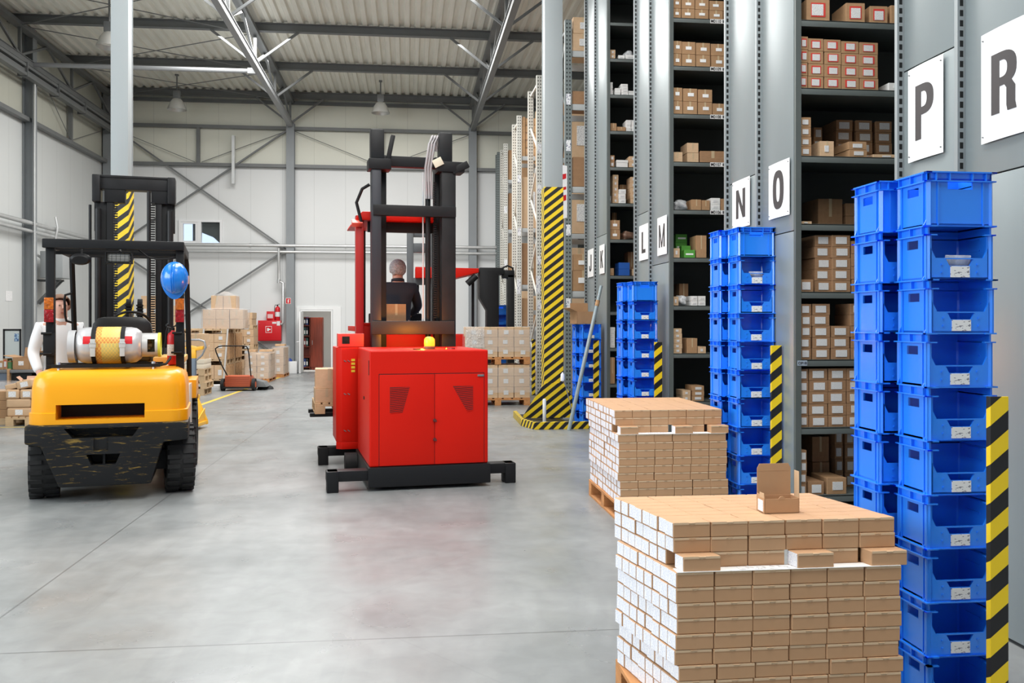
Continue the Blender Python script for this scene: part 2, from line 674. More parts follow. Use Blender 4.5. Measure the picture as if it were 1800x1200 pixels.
# wall columns (H sections)
def hcol(x, y, z1, along):
    b = MB()
    w = .125
    if along == 'x':
        b.box(x - w, x + w, y - .13, y - .112, 0, z1).box(x - w, x + w, y + .1, y + .118, 0, z1).box(x - .008, x + .008, y - .12, y + .11, 0, z1)
        b.box(x - w, x + w, y - .13, y + .118, 0, .015)
    else:
        b.box(x - .13, x - .112, y - w, y + w, 0, z1).box(x + .1, x + .118, y - w, y + w, 0, z1).box(x - .12, x + .11, y - .008, y + .008, 0, z1)
    return structure(b.build('wall_column', mat('wall_column_paint', (.255, .275, .29), .5, .05, .04, 2), smooth=False))


hcol(-3.72, 29.85, 8.0, 'x')
hcol(2.13, 29.85, 8.0, 'x')
hcol(8.2, 29.85, 8.0, 'x')
hcol(-9.3, 29.75, 8.9, 'x')
ycol = atx(55, 300, -9.3)[0]
for y in (ycol, ycol - 6.4, ycol - 12.8):
    hcol(-9.33, y, 8.9, 'y')
# girts on the back and left walls
for z in (7.84, 6.63):
    structure(MB().box(WL, 9.5, 29.82, 29.98, z - .05, z + .05).build('wall_beam_back', STEEL, smooth=False))
    structure(MB().box(-9.45, -9.29, -5, 29.9, z - .05, z + .05).build('wall_beam_left', STEEL, smooth=False))
structure(MB().box(WL, 9.5, 29.9, 29.98, 8.62, 8.72).build('wall_beam_eaves', STEEL, smooth=False))
# short posts and thin diagonals between the two girts
for xm, xa, xb in ((-6.6, -9.3, -3.85), (-.8, -3.6, 2.0)):
    structure(MB().box(xm - .05, xm + .05, 29.84, 29.94, 6.68, 7.79).build('wall_beam_post', STEEL, smooth=False))
    structure(MB().cyl((xm - .1, 29.86, 6.7), (xa, 29.86, 7.75), .011, 6).build('tie_rod_beam', STEEL))
    structure(MB().cyl((xm + .1, 29.86, 6.7), (xb, 29.86, 7.75), .011, 6).build('tie_rod_beam', STEEL))
ym = atx(122, 200, -9.4)[0]
structure(MB().box(-9.42, -9.32, ym - .05, ym + .05, 6.68, 7.79).build('wall_beam_post', STEEL, smooth=False))
structure(MB().cyl((-9.36, ym, 6.7), (-9.36, ycol, 8.4), .011, 6).build('tie_rod_beam', STEEL))
structure(MB().cyl((-9.36, ym, 6.7), (-9.36, 29.6, 7.6), .011, 6).build('tie_rod_beam', STEEL))
# crossed wind bracing in the back left bay: two crosses one above the other
for (za, zb) in ((7.75, 3.95), (3.95, .35)):
    structure(MB().bar((-9.2, 29.88, za), (-3.85, 29.88, zb), .07, .05).build('wall_beam_brace', STEEL, smooth=False))
    structure(MB().bar((-9.2, 29.82, zb), (-3.85, 29.82, za), .07, .05).build('wall_beam_brace', STEEL, smooth=False))

# window high in the back wall
xm = wx0 + (wx1 - wx0) * .47
w = MB().box(wx0, wx1, 29.93, 30.08, wz0, wz0 + .07).box(wx0, wx1, 29.93, 30.08, wz1 - .07, wz1)
for xa, xb in ((wx0, wx0 + .07), (xm - .06, xm + .06), (wx1 - .07, wx1)):
    w.box(xa, xb, 29.93, 30.08, wz0 + .07, wz1 - .07)
w.box(wx0 + .07, wx0 + .13, 29.95, 30.06, wz0 + .13, wz1 - .13).box(xm - .12, xm - .06, 29.95, 30.06, wz0 + .13, wz1 - .13).box(wx0 + .07, xm - .06, 29.95, 30.06, wz0 + .07, wz0 + .13).box(wx0 + .07, xm - .06, 29.95, 30.06, wz1 - .13, wz1 - .07)
win = structure(w.build('window_1', mat('window_frame_white', (.82, .83, .84), .4), smooth=False))
MB().box(wx0 + .07, xm - .06, 30.0, 30.01, wz0 + .07, wz1 - .07).build('pane', GLASS, win, smooth=False)
MB().box(xm + .06, wx1 - .07, 30.0, 30.01, wz0 + .07, wz1 - .07).build('pane', GLASS, win, smooth=False)
# beyond the window: bright daylight, a curtain edge and the dark underside of a neighbouring roof
SKYB = mat('daylight_sky', (.7, .8, .95), .8, emit=(.68, .82, 1.0), estr=.95)
structure(MB().box(wx0 - .8, wx1 + .8, 31.6, 31.62, wz0 - 1, wz1 + 1).build('sky_backdrop', SKYB, smooth=False))
x0_, x1_ = xm + .02, wx1 + .1
structure(MB().prism([(x0_, wz1 + .1), (x1_, wz1 + .1), (x1_, wz0 - .12), (x0_ + .35, wz0 + .28), (x0_, wz0 + .42)], 30.25, 30.5).build('outside_roof', mat('dark_eaves', (.02, .03, .03), .6), smooth=False))
structure(MB().box(wx0 + .36, wx0 + .55, 30.25, 30.3, wz0 - .1, wz1 + .1).build('outside_post', mat('dark_blue_post', (.05, .06, .08), .6), smooth=False))

# door with its lit office behind
fr = MB().box(dx0 - .05, dx0, 29.94, 30.22, 0, dz1).box(dx1, dx1 + .05, 29.94, 30.22, 0, dz1).box(dx0 - .05, dx1 + .05, 29.94, 30.22, dz1, dz1 + .05)
door = structure(fr.build('door_1', WHITE, smooth=False))
MB().box(dx0 + .01, dx0 + .05, 29.1, 29.97, .01, dz1 - .02).build('door_leaf', WHITE, door, .004)
MB().cyl((dx0, 29.2, 1.0), (dx0 - .08, 29.2, 1.0), .012).cyl((dx0 - .08, 29.2, 1.0), (dx0 - .08, 29.34, 1.0), .011).build('door_handle', CHROME, door)
b = MB().box(-5.0, dx1 + .8, 33.4, 33.5, 0, 2.8).box(-5.1, -5.0, 30.2, 33.5, 0, 2.8).box(dx1 + .8, dx1 + .9, 30.2, 33.5, 0, 2.8).box(-5, dx1 + .8, 30.2, 33.4, 2.7, 2.8).box(-5, dx1 + .8, 30.2, 33.4, -.1, 0)
structure(b.build('wall_office', mat('office_paint', (.66, .66, .64), .6), smooth=False))
area('office_ceiling_lamp', (-2.9, 31.4, 2.65), (0, 0, 0), 1.0, .6, 30, (1, .97, .92))
# wider sheet round the doorway
structure(MB().box(-3.55, dx0 - .06, 29.965, 29.998, 0, 2.12).box(dx1 + .06, dx1 + .32, 29.965, 29.998, 0, 2.12).box(dx0 - .06, dx1 + .06, 29.965, 29.998, dz1 + .06, 2.12).build('trim_1', WHITE, smooth=False))

cab = empty('office_cabinet', 'red-brown wooden cabinet seen through the open office doorway', 'cabinet', (0, 31.5, .001))
ca0, ca1 = aty(546, 600, 31.5)[0], aty(567, 600, 31.5)[0]
CHERRY = mat('cherry_wood', (.26, .045, .022), .4, 0, .25, 3, stretch=(6, 6, .6))
MB().box(ca0, ca1, 0, .45, .08, 1.78).box(ca0 + .02, ca1 - .02, .03, .43, 0, .08).build('body', CHERRY, cab, .004)
MB().box(ca0 + .01, ca1 - .01, -.02, 0, .1, 1.76).build('door', CHERRY, cab, .003)
MB().cyl((ca0 + .06, -.035, .85), (ca0 + .06, -.035, 1.0), .01, 8).build('handle', CHROME, cab)
sh = empty('office_bookcase', 'open bookcase of ring binders left of the red-brown office cabinet', 'bookcase', (0, 31.5, 0))
s0 = aty(531, 600, 31.5)[0] - .15
MB().box(s0, s0 + .02, 0, .35, 0, 1.78).box(ca0 - .03, ca0 - .01, 0, .35, 0, 1.78).box(s0, ca0 - .01, .34, .36, 0, 1.78).build('body', CHERRY, sh)
zs = (.08, .42, .78, 1.14, 1.50)
for z in zs + (1.76,):
    MB().box(s0, ca0 - .01, 0, .35, z, z + .02).build('shelf', CHERRY, sh)
cols = ((.02, .05, .2), (.015, .015, .018), (.25, .03, .03), (.03, .1, .09), (.02, .02, .03))
for i, z in enumerate(zs):
    if i == 1:
        continue
    x, k = s0 + .2, 0
    while x < ca0 - .1:
        o = MB().box(x, x + .07, .02, .3, z + .021, z + .30).build('ring_binder', mat('binder_%d' % ((i + k) % 5), cols[(i + k) % 5], .5))
        o.location = (0, 31.5, 0)
        tag(o, '%s binder from the left on the %s office shelf from below' % (ORD[k], ORD[i]), 'binder', 'ring binders in the office bookcase')
        MB().box(x + .015, x + .055, .015, .02, z + .08, z + .2).build('spine_label', PAPER_P, o, smooth=False)
        x += .078
        k += 1

# pipes along the walls
for z, r in ((4.06, .055), (3.86, .045)):
    pz = 'upper' if z > 4 else 'lower'
    p = MB().cyl((-9.4, 29.72, z), (2.9, 29.72, z), r)
    for k in range(4):
        p.cyl((-8 + k * 3, 29.72, z), (-7.94 + k * 3, 29.72, z), r * 1.25)
    tag(p.build('heating_pipe', GALV), '%s galvanised pipe running along the back wall' % pz, 'pipe')
    p = MB().cyl((-9.25, -4, z), (-9.25, 29.6, z), r)
    for k in range(6):
        p.cyl((-9.25, 4 + k * 4, z), (-9.25, 4.06 + k * 4, z), r * 1.25)
    tag(p.build('heating_pipe', GALV), '%s galvanised pipe running along the left wall' % pz, 'pipe')
t = MB()
for dz, dy in ((0, 0), (.12, .03), (-.1, .05)):
    t.box(-9.24 + dy, -9.1 + dy, -4, 29.6, 7.62 + dz, 7.69 + dz)
for k in range(16):
    t.box(-9.28, -9.04, -3 + k * 2, -2.96 + k * 2, 7.5, 7.85)
tag(t.build('cable_tray', STEEL, smooth=False), 'dark tray of cables running high along the left wall', 'cable tray')

o = MB().cyl((-9.17, ycol - .13, 1.0), (-9.17, ycol - .13, 7.6), .025, 8).build('conduit', GALV)
tag(o, 'thin pale conduit running up the left wall column', 'pipe')

# free-standing columns with striped lower part
LX, LY = -3.645, 12.2
RX, RY = 2.36, 14.75
for X, Y in ((LX, LY), (RX, RY)):
    q = 1.0 if X > 0 else .72
    structure(MB().box(-.135 * q, .135 * q, -.14 * q, .14 * q, 0, 7.86).box(-.148 * q, .148 * q, -.15 * q, -.138 * q, 0, 7.86).box(-.148 * q, .148 * q, .138 * q, .15 * q, 0, 7.86).build('column', COLW, None, .004)).location = (X, Y, 0)
    g = MB()
    if X > 0:
        g.box(-.157, .157, -.16, .16, .1, 3.8)
        g.prism([(-.5, .06), (.5, .06), (.5, .1), (.158, .62), (-.158, .62), (-.5, .1)], -.175, -.16)
    else:
        g.box(-.114, .114, -.116, .116, .0, 3.42)
    structure(g.build('column_stripe_panel', HAZ_COL if X > 0 else HAZ_COL_L, None, smooth=False)).location = (X, Y, 0)

# high-bay lamps
BELL = mat('lamp_bell', (.62, .62, .6), .35, .5)
def bay_lamp(x, y, zb, label):
    r = empty('high_bay_lamp', label, 'lamp', (x, y, zb), 0, 'high-bay lamps under the roof')
    MB().lathe([(.27, 0), (.255, .05), (.20, .2), (.13, .3), (.09, .33), (.09, .335), (.13, .31), (.205, .2), (.262, .05), (.277, 0)], 28, None, False).build('shade', BELL, r)
    MB().lathe([(.0, .09), (.23, .09), (.23, .1), (0, .1)], 24).build('diffuser', mat('lamp_glass', (.8, .8, .74), .3), r)
    MB().box(-.1, .1, -.08, .08, .33, .56).build('housing', STEEL, r, .01)
    MB().cyl((0, 0, .55), (0, 0, 8.97 - zb), .02).box(-.05, .05, -.05, .05, 8.93 - zb, 8.975 - zb).build('hanger', STEEL, r)


bay_lamp(*[(aty(311, 193, 28.0)[0], 28.0, aty(311, 193, 28.0)[1])][0], 'high-bay lamp hanging right of the pale left column')
bay_lamp(aty(669, 199, 28.0)[0], 28.0, aty(669, 199, 28.0)[1], 'high-bay lamp hanging above the red truck mast')
bay_lamp(aty(192, 83, 21.3)[0], 21.3, aty(192, 83, 21.3)[1], 'high-bay lamp half behind the pale left column')

# yellow line on the floor
l0, l1, l2 = gp(318, 722), gp(455, 672), gp(500, 660)
YL = mat('yellow_floor_paint', (.62, .46, .08), .6, 0, .15, 8)
dirv = Vector((l1[0] - l0[0], l1[1] - l0[1], 0)).normalized()
st = Vector((l0[0], l0[1], 0)) - dirv * 3
structure(MB().bar((st.x, st.y, .0005), (l2[0], l2[1], .0005), .1, .003).build('floor_marking', YL, smooth=False))
lw = gp(0, 752), gp(60, 750)
structure(MB().bar((lw[0][0] - 1.5, lw[0][1], .0005), (lw[1][0], lw[1][1], .0005), .06, .003).build('floor_marking_left', YL, smooth=False))

# ================================================================ shelving rows J - R along the right side
PANEL = mat('rack_panel', (.275, .315, .325), .36, .25, .05, 2, stretch=(1, 1, .35))
SHELF = mat('shelf_steel', (.105, .122, .118), .5, .1, .08, 3)
BACKP = mat('rack_back_panel', (.06, .066, .062), .6, 0, .1, 2)
POST_H = hole_mat('rack_post_holes', (.29, .32, .33), .055, 2, .034, 0, (-.024,), .02)
XR = 3.0
RACKL = 2.6
RH = 7.2


def shelving(letter, yf, yb, zs, facing, seam):
    """one shelving row; its aisle end at x = XR; facing -1: goods face the camera"""
    r = empty('shelving_rack', 'grey steel shelving row whose end panel carries the letter %s' % letter, 'shelving', (XR, yf, 0), 0, 'grey shelving rows')
    d = yb - yf
    zsm = seam
    MB().box(-.004, .01, .03, d - .03, .02, zsm - .004).build('end_panel', PANEL, r, .002)
    MB().box(-.004, .01, .03, d - .03, zsm + .004, RH).build('end_panel', PANEL, r, .002)
    MB().box(-.047, 0, d - .03, d, 0, RH).build('upright_post', POST_H, r, smooth=False)
    for x in (0, RACKL / 2, RACKL):
        MB().box(x, x + .045, -.002, .03, 0, RH).build('upright_post', SHELF, r, smooth=False)
        if x:
            MB().box(x, x + .045, d - .03, d, 0, RH).build('upright_post', SHELF, r, smooth=False)
    MB().box(.01, RACKL, d - .012, d - .004, 0, RH).build('back_panel', BACKP, r, smooth=False)
    for z in zs:
        MB().box(.045, RACKL, 0, d - .014, z - .012, z).box(.045, RACKL, 0, .015, z - .052, z).build('shelf', SHELF, r, .003)
    return r


ZO = [.253 + .5295 * k for k in range(13)]
ZM = [.14 + .5526 * k for k in range(13)]
ZK = [.127 + .547 * k for k in range(13)]
shelving('J', 14.30, 15.05, ZK, 1, 2.6)
shelving('K', 13.50, 14.28, ZK, -1, 2.95)
shelving('L', 10.99, 11.70, ZM, 1, 3.0)
shelving('M', 10.20, 10.97, ZM, -1, 2.3)
shelving('N', 7.51, 8.26, ZO, 1, atx(1289, 323, XR)[1])
shelving('O', 6.78, 7.49, ZO, -1, atx(1385, 408, XR)[1])
shelving('P', 4.66, 5.25, ZO, 1, atx(1600, 122, XR)[1])
shelving('R', 3.85, 4.64, ZO, -1, atx(1790, 295, XR)[1])

def ring_polys(cx, cy, rx, ry, ix, iy, a0, a1, n=18):
    """quads of an elliptical stroke, angles in degrees; super-elliptical so the bowls look like bold condensed capitals"""
    def pt(a, x, y):
        c, s_ = math.cos(R(a)), math.sin(R(a))
        f = lambda t: math.copysign(abs(t) ** .78, t)
        return (cx + x * f(c), cy + y * f(s_))
    out = []
    for k in range(n):
        a, b = a0 + (a1 - a0) * k / n, a0 + (a1 - a0) * (k + 1) / n
        out.append([pt(a, rx, ry), pt(b, rx, ry), pt(b, ix, iy), pt(a, ix, iy)])
    return out


RC = lambda x0, x1, y0, y1: [(x0, y0), (x1, y0), (x1, y1), (x0, y1)]
BOWL = ring_polys(.42, .72, .58, .28, .23, .14, -90, 90, 14)
GLYPH = {
    'J': [RC(.62, 1, .25, 1)] + ring_polys(.5, .25, .5, .25, .13, .11, 180, 360, 14) + [RC(0, .37, .24, .34)],
    'K': [RC(0, .3, 0, 1), [(.3, .36), (.3, .62), (.66, 1), (1, 1)], [(.36, .50), (.58, .68), (1, 0), (.66, 0)]],
    'L': [RC(0, .38, 0, 1), RC(.38, 1, 0, .17)],
    'M': [RC(0, .2, 0, 1), RC(.8, 1, 0, 1), [(.2, 1), (.2, .62), (.42, 0), (.5, 0), (.5, .18)], [(.8, 1), (.8, .62), (.58, 0), (.5, 0), (.5, .18)]],
    'N': [RC(0, .27, 0, 1), RC(.73, 1, 0, 1), [(.27, 1), (.73, .36), (.73, 0), (.27, .62)]],
    'O': ring_polys(.5, .5, .5, .5, .17, .31, 0, 360, 36),
    'P': [RC(0, .34, 0, 1), RC(.34, .44, .86, 1), RC(.34, .44, .44, .58)] + BOWL,
    'R': [RC(0, .34, 0, 1), RC(.34, .44, .86, 1), RC(.34, .44, .44, .58)] + BOWL + [[(.46, .5), (.8, .5), (.95, .38), (.95, .12), (1, 0), (.66, 0), (.62, .1), (.62, .38)]],
}

# letter signs
for ch, pl, pr, yt, yb_, n in (('J', 1033.5, 1043.5, 440, 488, 0), ('K', 1054, 1063, 432, 482, 0), ('L', 1124, 1140.5, 398, 459, 0), ('M', 1156, 1172.6, 384, 450, 0),
                               ('N', 1288, 1318.7, 322, 404, 0), ('O', 1352, 1388.5, 292.5, 387, 0), ('P', 1597.5, 1659, 125, 287, 0), ('R', 1726, 1812, 63.7, 254.5, 0)):
    X = 2.985
    ya, zt = atx(pl, yt, X)
    _, zb = atx(pl, yb_, X)
    yc, _ = atx(pr, yt, X)
    r = empty('letter_sign', 'white sheet with the black letter %s on a grey rack end' % ch, 'sign', (X, (ya + yc) / 2, (zt + zb) / 2), R(-90), 'letter signs on the rack ends')
    w, h = ya - yc, zt - zb
    s = MB()
    nx = 8
    vs, fs = [], []
    for i in range(nx + 1):
        u = i / nx
        bow = -.004 - .006 * math.sin(u * math.pi) * (1 if ch in 'PRO' else .4)
        for zz in (-h / 2, h / 2):
            vs += [((u - .5) * w, bow, zz), ((u - .5) * w, bow + .0015, zz)]
    for i in range(nx):
        o = i * 4
        fs += [(o, o + 4, o + 6, o + 2), (o + 1, o + 3, o + 7, o + 5), (o, o + 1, o + 5, o + 4), (o + 2, o + 6, o + 7, o + 3)]
    fs += [(0, 2, 3, 1), (nx * 4, nx * 4 + 1, nx * 4 + 3, nx * 4 + 2)]
    s.add(vs, fs)
    s.build('sheet', mat('sign_sheet', (.9, .91, .92), .4), r)
    lw_, lh_ = w * {'J': .40, 'L': .40, 'M': .62}.get(ch, .52), h * {'R': .54, 'P': .58, 'O': .70}.get(ch, .60)
    lb = MB()
    for poly in GLYPH[ch]:
        pts = [((u - .5) * lw_, (v - .5) * lh_) for u, v in poly]
        lb.prism(pts, -.0015, 0)
    me = lb.mesh('letter', INK, smooth=False)
    for v in me.vertices:
        u = v.co.x / w + .5
        v.co.y -= .0045 + .006 * math.sin(u * math.pi) * (1 if ch in 'PRO' else .4)
    obj('letter', me, r)
    if ch in 'PRON':
        c = MB()
        for sx_ in (-1, 1):
            for sz in (-1, 1):
                c.cyl((sx_ * w * .45, -.012, sz * h * .44), (sx_ * w * .45, 0, sz * h * .44), .004, 8)
        c.build('screw', STEEL, r)

# shelf location tags on row M
for k, t in ((12, 'M0110'),):
    pass
for y, t in ((32, 'M0110'), (115, 'M0109'), (198, 'M0108'), (282, 'M0107'), (368, 'M0106')):
    xa, z = aty(1247, y + 4.5, 10.19)
    k = min(range(13), key=lambda k: abs(ZM[k] - .026 - z))
    xa, xb = aty(1249, y, 10.19)[0], aty(1275, y, 10.19)[0]
    r = empty('shelf_tag', 'white shelf tag reading %s' % t, 'tag', ((xa + xb) / 2, 10.196, ZM[k] - .026), 0, 'location tags on row M')
    MB().box(-(xb - xa) / 2, (xb - xa) / 2, 0, .0035, -.024, .024).build('plate', PAPER_P, r, smooth=False)
    me = text_mesh('lettering', t, .052, INK, .0008, .85)
    obj('lettering', me, r, (-.022, -.0012, 0))
    MB().box(.058, .078, -.002, 0, -.016, .016).build('barcode', mat('barcode_ink', (.05, .05, .05), .5), r, smooth=False)
xa, z = aty(1411, 640, 6.77)
r = empty('shelf_tag', 'small pale shelf tag on row O at left', 'tag', (xa, 6.776, ZO[2] - .026))
MB().box(-.04, .04, 0, .0035, -.02, .02).build('plate', mat('pale_tag', (.35, .42, .5), .5), r, smooth=False)
obj('lettering', text_mesh('lettering', 'OP18', .03, INK), r, (0, -.0012, 0))

# ---------------------------------------------------------------- cartons on the shelves
def unit_carton(board, label=None, edge=None, lw=.52, lh=.5, tape=False, lid=False):
    b = MB().box(-.5, .5, 0, 1, 0, 1)
    me = b.mesh('carton_body', board, .012, 1, smooth=False)
    src = bpy.data.objects.new('cardboard_box', me)
    parts = []
    if edge:
        parts.append(('label_border', MB().box(-lw / 2 - .06, lw / 2 + .06, -.010, 0, .5 - lh / 2 - .05, .5 + lh / 2 + .08).mesh('label_border', edge, smooth=False)))
    if label:
        parts.append(('paper_label', MB().box(-lw / 2, lw / 2, -.016, 0, .5 - lh / 2, .5 + lh / 2).mesh('paper_label', label, smooth=False)))
    if tape:
        parts.append(('tape', MB().box(-.06, .06, -.004, 1.0, .4, 1.004).mesh('tape', CARD_T, smooth=False)))
    if lid:
        parts.append(('lid', MB().box(-.515, .515, -.015, 1.015, .68, 1.006).mesh('lid', board, smooth=False)))
    return me, parts


PSCALE = print_mat('carton_label_print', (.74, .74, .73), (.5, .5, .52), (26, 3, 46), .55)
UC = {
    'label': unit_carton(CARD, PSCALE),
    'dlabel': unit_carton(CARD_D, PSCALE, None, .62, .6),
    'red': unit_carton(CARD, PSCALE, RED_L, .5, .5),
    'wide': unit_carton(CARD_D, PSCALE, None, .60, .62),
    'small': unit_carton(CARD, PAPER_P, None, .42, .26, True),
    'plain': unit_carton(CARD, None, tape=True),
    'pale': unit_carton(CARD_L, None, tape=True),
    'palelabel': unit_carton(CARD_L, PSCALE, None, .3, .4, True),
    'dark': unit_carton(CARD_D, None, tape=True),
    'white': unit_carton(mat('white_carton', (.78, .78, .76), .6), None, lid=True),
    'whitelabel': unit_carton(mat('white_carton', (.78, .78, .76), .6), PSCALE, lw=.5, lh=.3),
    'green': unit_carton(mat('green_carton', (.09, .34, .05), .5), PAPER_P, lw=.7, lh=.2),
    'blue': unit_carton(mat('blue_carton', (.015, .10, .42), .5), None),
}


def carton(style, cx, y, z, w, d, h, label, group, rz=0, name=None, bare=False):
    me, parts = UC[style]
    name = name or {'white': 'white_box', 'whitelabel': 'white_box', 'green': 'green_box', 'blue': 'blue_box'}.get(style, 'cardboard_box')
    o = bpy.data.objects.new(name, me)
    COL.objects.link(o)
    o.location, o.scale, o.rotation_euler = (cx, y, z), (w, d, h), (0, 0, rz)
    tag(o, label, 'box', group)
    if not bare:
        for n_, pm in parts:
            p = bpy.data.objects.new(n_, pm)
            COL.objects.link(p)
            p.parent = o
            if n_ == 'paper_label':
                p.location = (random.uniform(-.05, .05), 0, random.uniform(-.04, .04))
    return o


ADJ = {'label': 'labelled brown', 'dlabel': 'dark labelled', 'red': 'red-labelled brown', 'wide': 'wide-labelled brown', 'small': 'small-labelled brown', 'plain': 'plain brown',
       'pale': 'pale brown', 'palelabel': 'pale labelled', 'dark': 'dark brown', 'white': 'white', 'whitelabel': 'white printed', 'green': 'green', 'blue': 'blue'}


def cols(row, shelf, YF, zs, ylip, spec, depth=.32):
    """spec: (style, px0, px1, ytop, layers, set back) columns of equal cartons standing on the shelf whose lip is at ylip"""
    zt = aty(1390, ylip, YF)[1]
    z = min(zs, key=lambda v: abs(v - zt))
    for ci, (style, p0, p1, ytop, n, back) in enumerate(spec):
        Y = YF + .03 + back
        x0, x1 = max(XR + .048, aty(p0, 0, Y)[0]), aty(p1, 0, Y)[0]
        h = (aty(p0, ytop, Y)[1] - aty(p0, ylip + (0 if back == 0 else 0), Y)[1]) / n
        hmax = (.46 if True else 1) / n
        h = min(h, hmax)
        for k in range(n):
            lay = '' if n == 1 else (' at the top' if k == n - 1 else (' at the bottom' if k == 0 else ', %s up' % ORD[k]))
            wz = (x1 - x0) * .985
            jx, jr = (random.uniform(-.003, .003), random.uniform(-.012, .012)) if n > 1 else (0, random.uniform(-.05, .05))
            carton(style, (x0 + x1) / 2 + jx, Y + abs(wz * jr), z + k * h + .0005, wz, (.10 if style == 'green' else (.27 if back < .1 else .30)), h * .985,
                   '%s carton%s, %s column on row %s %s shelf' % (ADJ[style], lay, ORD[ci], row, shelf), 'cartons on row %s' % row, jr)
    return z


Y_ = 6.78
cols('O', 'highest', Y_, ZO, 12, [('red', 1418, 1459, -28, 1, 0), ('red', 1488, 1521, -24, 1, 0), ('red', 1530, 1561, -20, 1, 0), ('plain', 1566, 1596, -22, 1, 0)])
cols('O', 'second', Y_, ZO, 135, [('red', 1395, 1420, 43, 4, 0), ('red', 1421, 1448, 46, 4, 0), ('red', 1449, 1478.5, 47, 4, 0), ('red', 1479.5, 1510, 49, 4, 0), ('red', 1511, 1544, 50, 4, 0), ('whitelabel', 1562, 1592, 120, 1, 0)])
cols('O', 'third', Y_, ZO, 259, [('label', 1402, 1426, 190, 4, 0), ('dlabel', 1430, 1445, 195, 3, .3), ('palelabel', 1442, 1466, 231, 1, 0), ('dlabel', 1470, 1499, 181, 4, .3), ('dlabel', 1505, 1534, 181, 4, .3),
                                  ('dlabel', 1540, 1568, 182, 4, .3), ('label', 1492, 1524, 231, 2, 0), ('palelabel', 1536, 1585, 252, 1, 0)])
cols('O', 'fourth', Y_, ZO, 383, [('dark', 1438, 1482, 330, 1, .3), ('dark', 1486, 1520, 338, 2, .3), ('palelabel', 1404, 1428, 378, 1, 0)])
cols('O', 'fifth', Y_, ZO, 510, [('wide', 1403, 1430, 488, 1, 0), ('wide', 1432, 1461, 410, 5, .03), ('wide', 1463, 1495, 410, 5, 0), ('wide', 1497, 1530, 420, 4, 0), ('wide', 1532, 1564, 440, 3, 0)])
cols('O', 'sixth', Y_, ZO, 635, [('wide', 1397, 1426, 537, 5, 0), ('wide', 1428, 1459, 537, 5, 0), ('wide', 1461, 1494, 576, 3, 0), ('wide', 1496, 1526, 537, 5, 0), ('wide', 1528, 1558, 560, 4, 0)])
cols('O', 'seventh', Y_, ZO, 760, [('wide', 1396, 1421, 657, 5, 0), ('wide', 1422, 1455, 657, 5, 0), ('wide', 1456, 1488, 657, 5, 0), ('wide', 1489, 1520, 657, 5, 0)])
cols('O', 'eighth', Y_, ZO, 885, [('wide', 1396, 1418, 806, 4, 0), ('wide', 1421, 1449, 862, 1, 0), ('label', 1454, 1489, 856, 1, 0), ('dark', 1428, 1458, 795, 2, .3), ('dlabel', 1468, 1482, 775, 4, .3), ('dlabel', 1486, 1502, 775, 4, .3)])
Y_ = 10.2
cols('M', 'highest', Y_, ZM, 32, [('small', 1178, 1197, -4, 2, 0), ('small', 1198, 1221, -4, 2, 0), ('small', 1222, 1246, -3, 2, 0), ('small', 1247, 1271, -2, 2, 0), ('small', 1272, 1294, -2, 2, 0)])
cols('M', 'second', Y_, ZM, 115, [('small', 1178, 1198, 70, 2, 0), ('small', 1199, 1223, 71, 2, 0), ('small', 1224, 1249, 72, 2, 0), ('small', 1250, 1275, 73, 2, 0)])
cols('M', 'third', Y_, ZM, 198, [('small', 1178, 1200, 151, 2, 0), ('small', 1201, 1226, 152, 2, 0), ('small', 1227, 1252, 153, 2, 0), ('small', 1253, 1276, 177, 1, 0)])
cols('M', 'fourth', Y_, ZM, 282, [('pale', 1182, 1200, 264, 1, 0), ('pale', 1208, 1228, 247, 2, .02), ('dark', 1231, 1276, 261, 1, 0)])
cols('M', 'fifth', Y_, ZM, 368, [('plain', 1216, 1233, 349, 1, 0), ('plain', 1234, 1248, 350, 1, 0), ('whitelabel', 1250, 1266, 346, 2, 0), ('plain', 1267, 1282, 347, 1, 0)])
cols('M', 'sixth', Y_, ZM, 451, [('palelabel', 1184, 1195, 434, 1, 0), ('green', 1188, 1208, 406, 3, .32), ('green', 1198, 1214, 428, 1, .14), ('green', 1203, 1222, 437, 1, 0), ('plain', 1224, 1242, 411, 1, 0)])
cols('M', 'seventh', Y_, ZM, 536, [('palelabel', 1183, 1193, 520, 1, 0), ('dark', 1194, 1210, 496, 1, .3), ('whitelabel', 1215, 1226, 519, 2, 0), ('whitelabel', 1227, 1240, 519, 2, 0)])
cols('M', 'eighth', Y_, ZM, 621, [('palelabel', 1183, 1199, 577, 5, 0), ('plain', 1208, 1226, 594, 1, 0), ('palelabel', 1227, 1241, 609, 1, 0), ('dark', 1201, 1210, 595, 1, .3)])
cols('M', 'ninth', Y_, ZM, 704, [('palelabel', 1200, 1214, 685, 2, 0), ('label', 1217, 1238, 677, 3, 0)])
Y_ = 13.5
cols('K', 'highest', Y_, ZK, 102, [('palelabel', 1072, 1082, 86, 2, 0), ('whitelabel', 1087, 1098, 95, 1, 0), ('whitelabel', 1100, 1117, 94, 1, 0)])
cols('K', 'second', Y_, ZK, 165, [('white', 1069, 1077, 143, 3, 0), ('white', 1081, 1091, 153, 2, 0), ('whitelabel', 1092, 1104, 145, 4, 0), ('white', 1105, 1119, 157, 1, 0)])
cols('K', 'third', Y_, ZK, 227, [('plain', 1073, 1084, 213, 1, 0), ('plain', 1085, 1100, 219, 1, 0), ('white', 1101, 1109, 207, 3, 0), ('white', 1110, 1119, 207, 3, 0)])
cols('K', 'fourth', Y_, ZK, 292, [('label', 1068, 1080, 271, 2, 0), ('white', 1084, 1104, 279, 1, 0), ('palelabel', 1106, 1120, 272, 2, 0)])
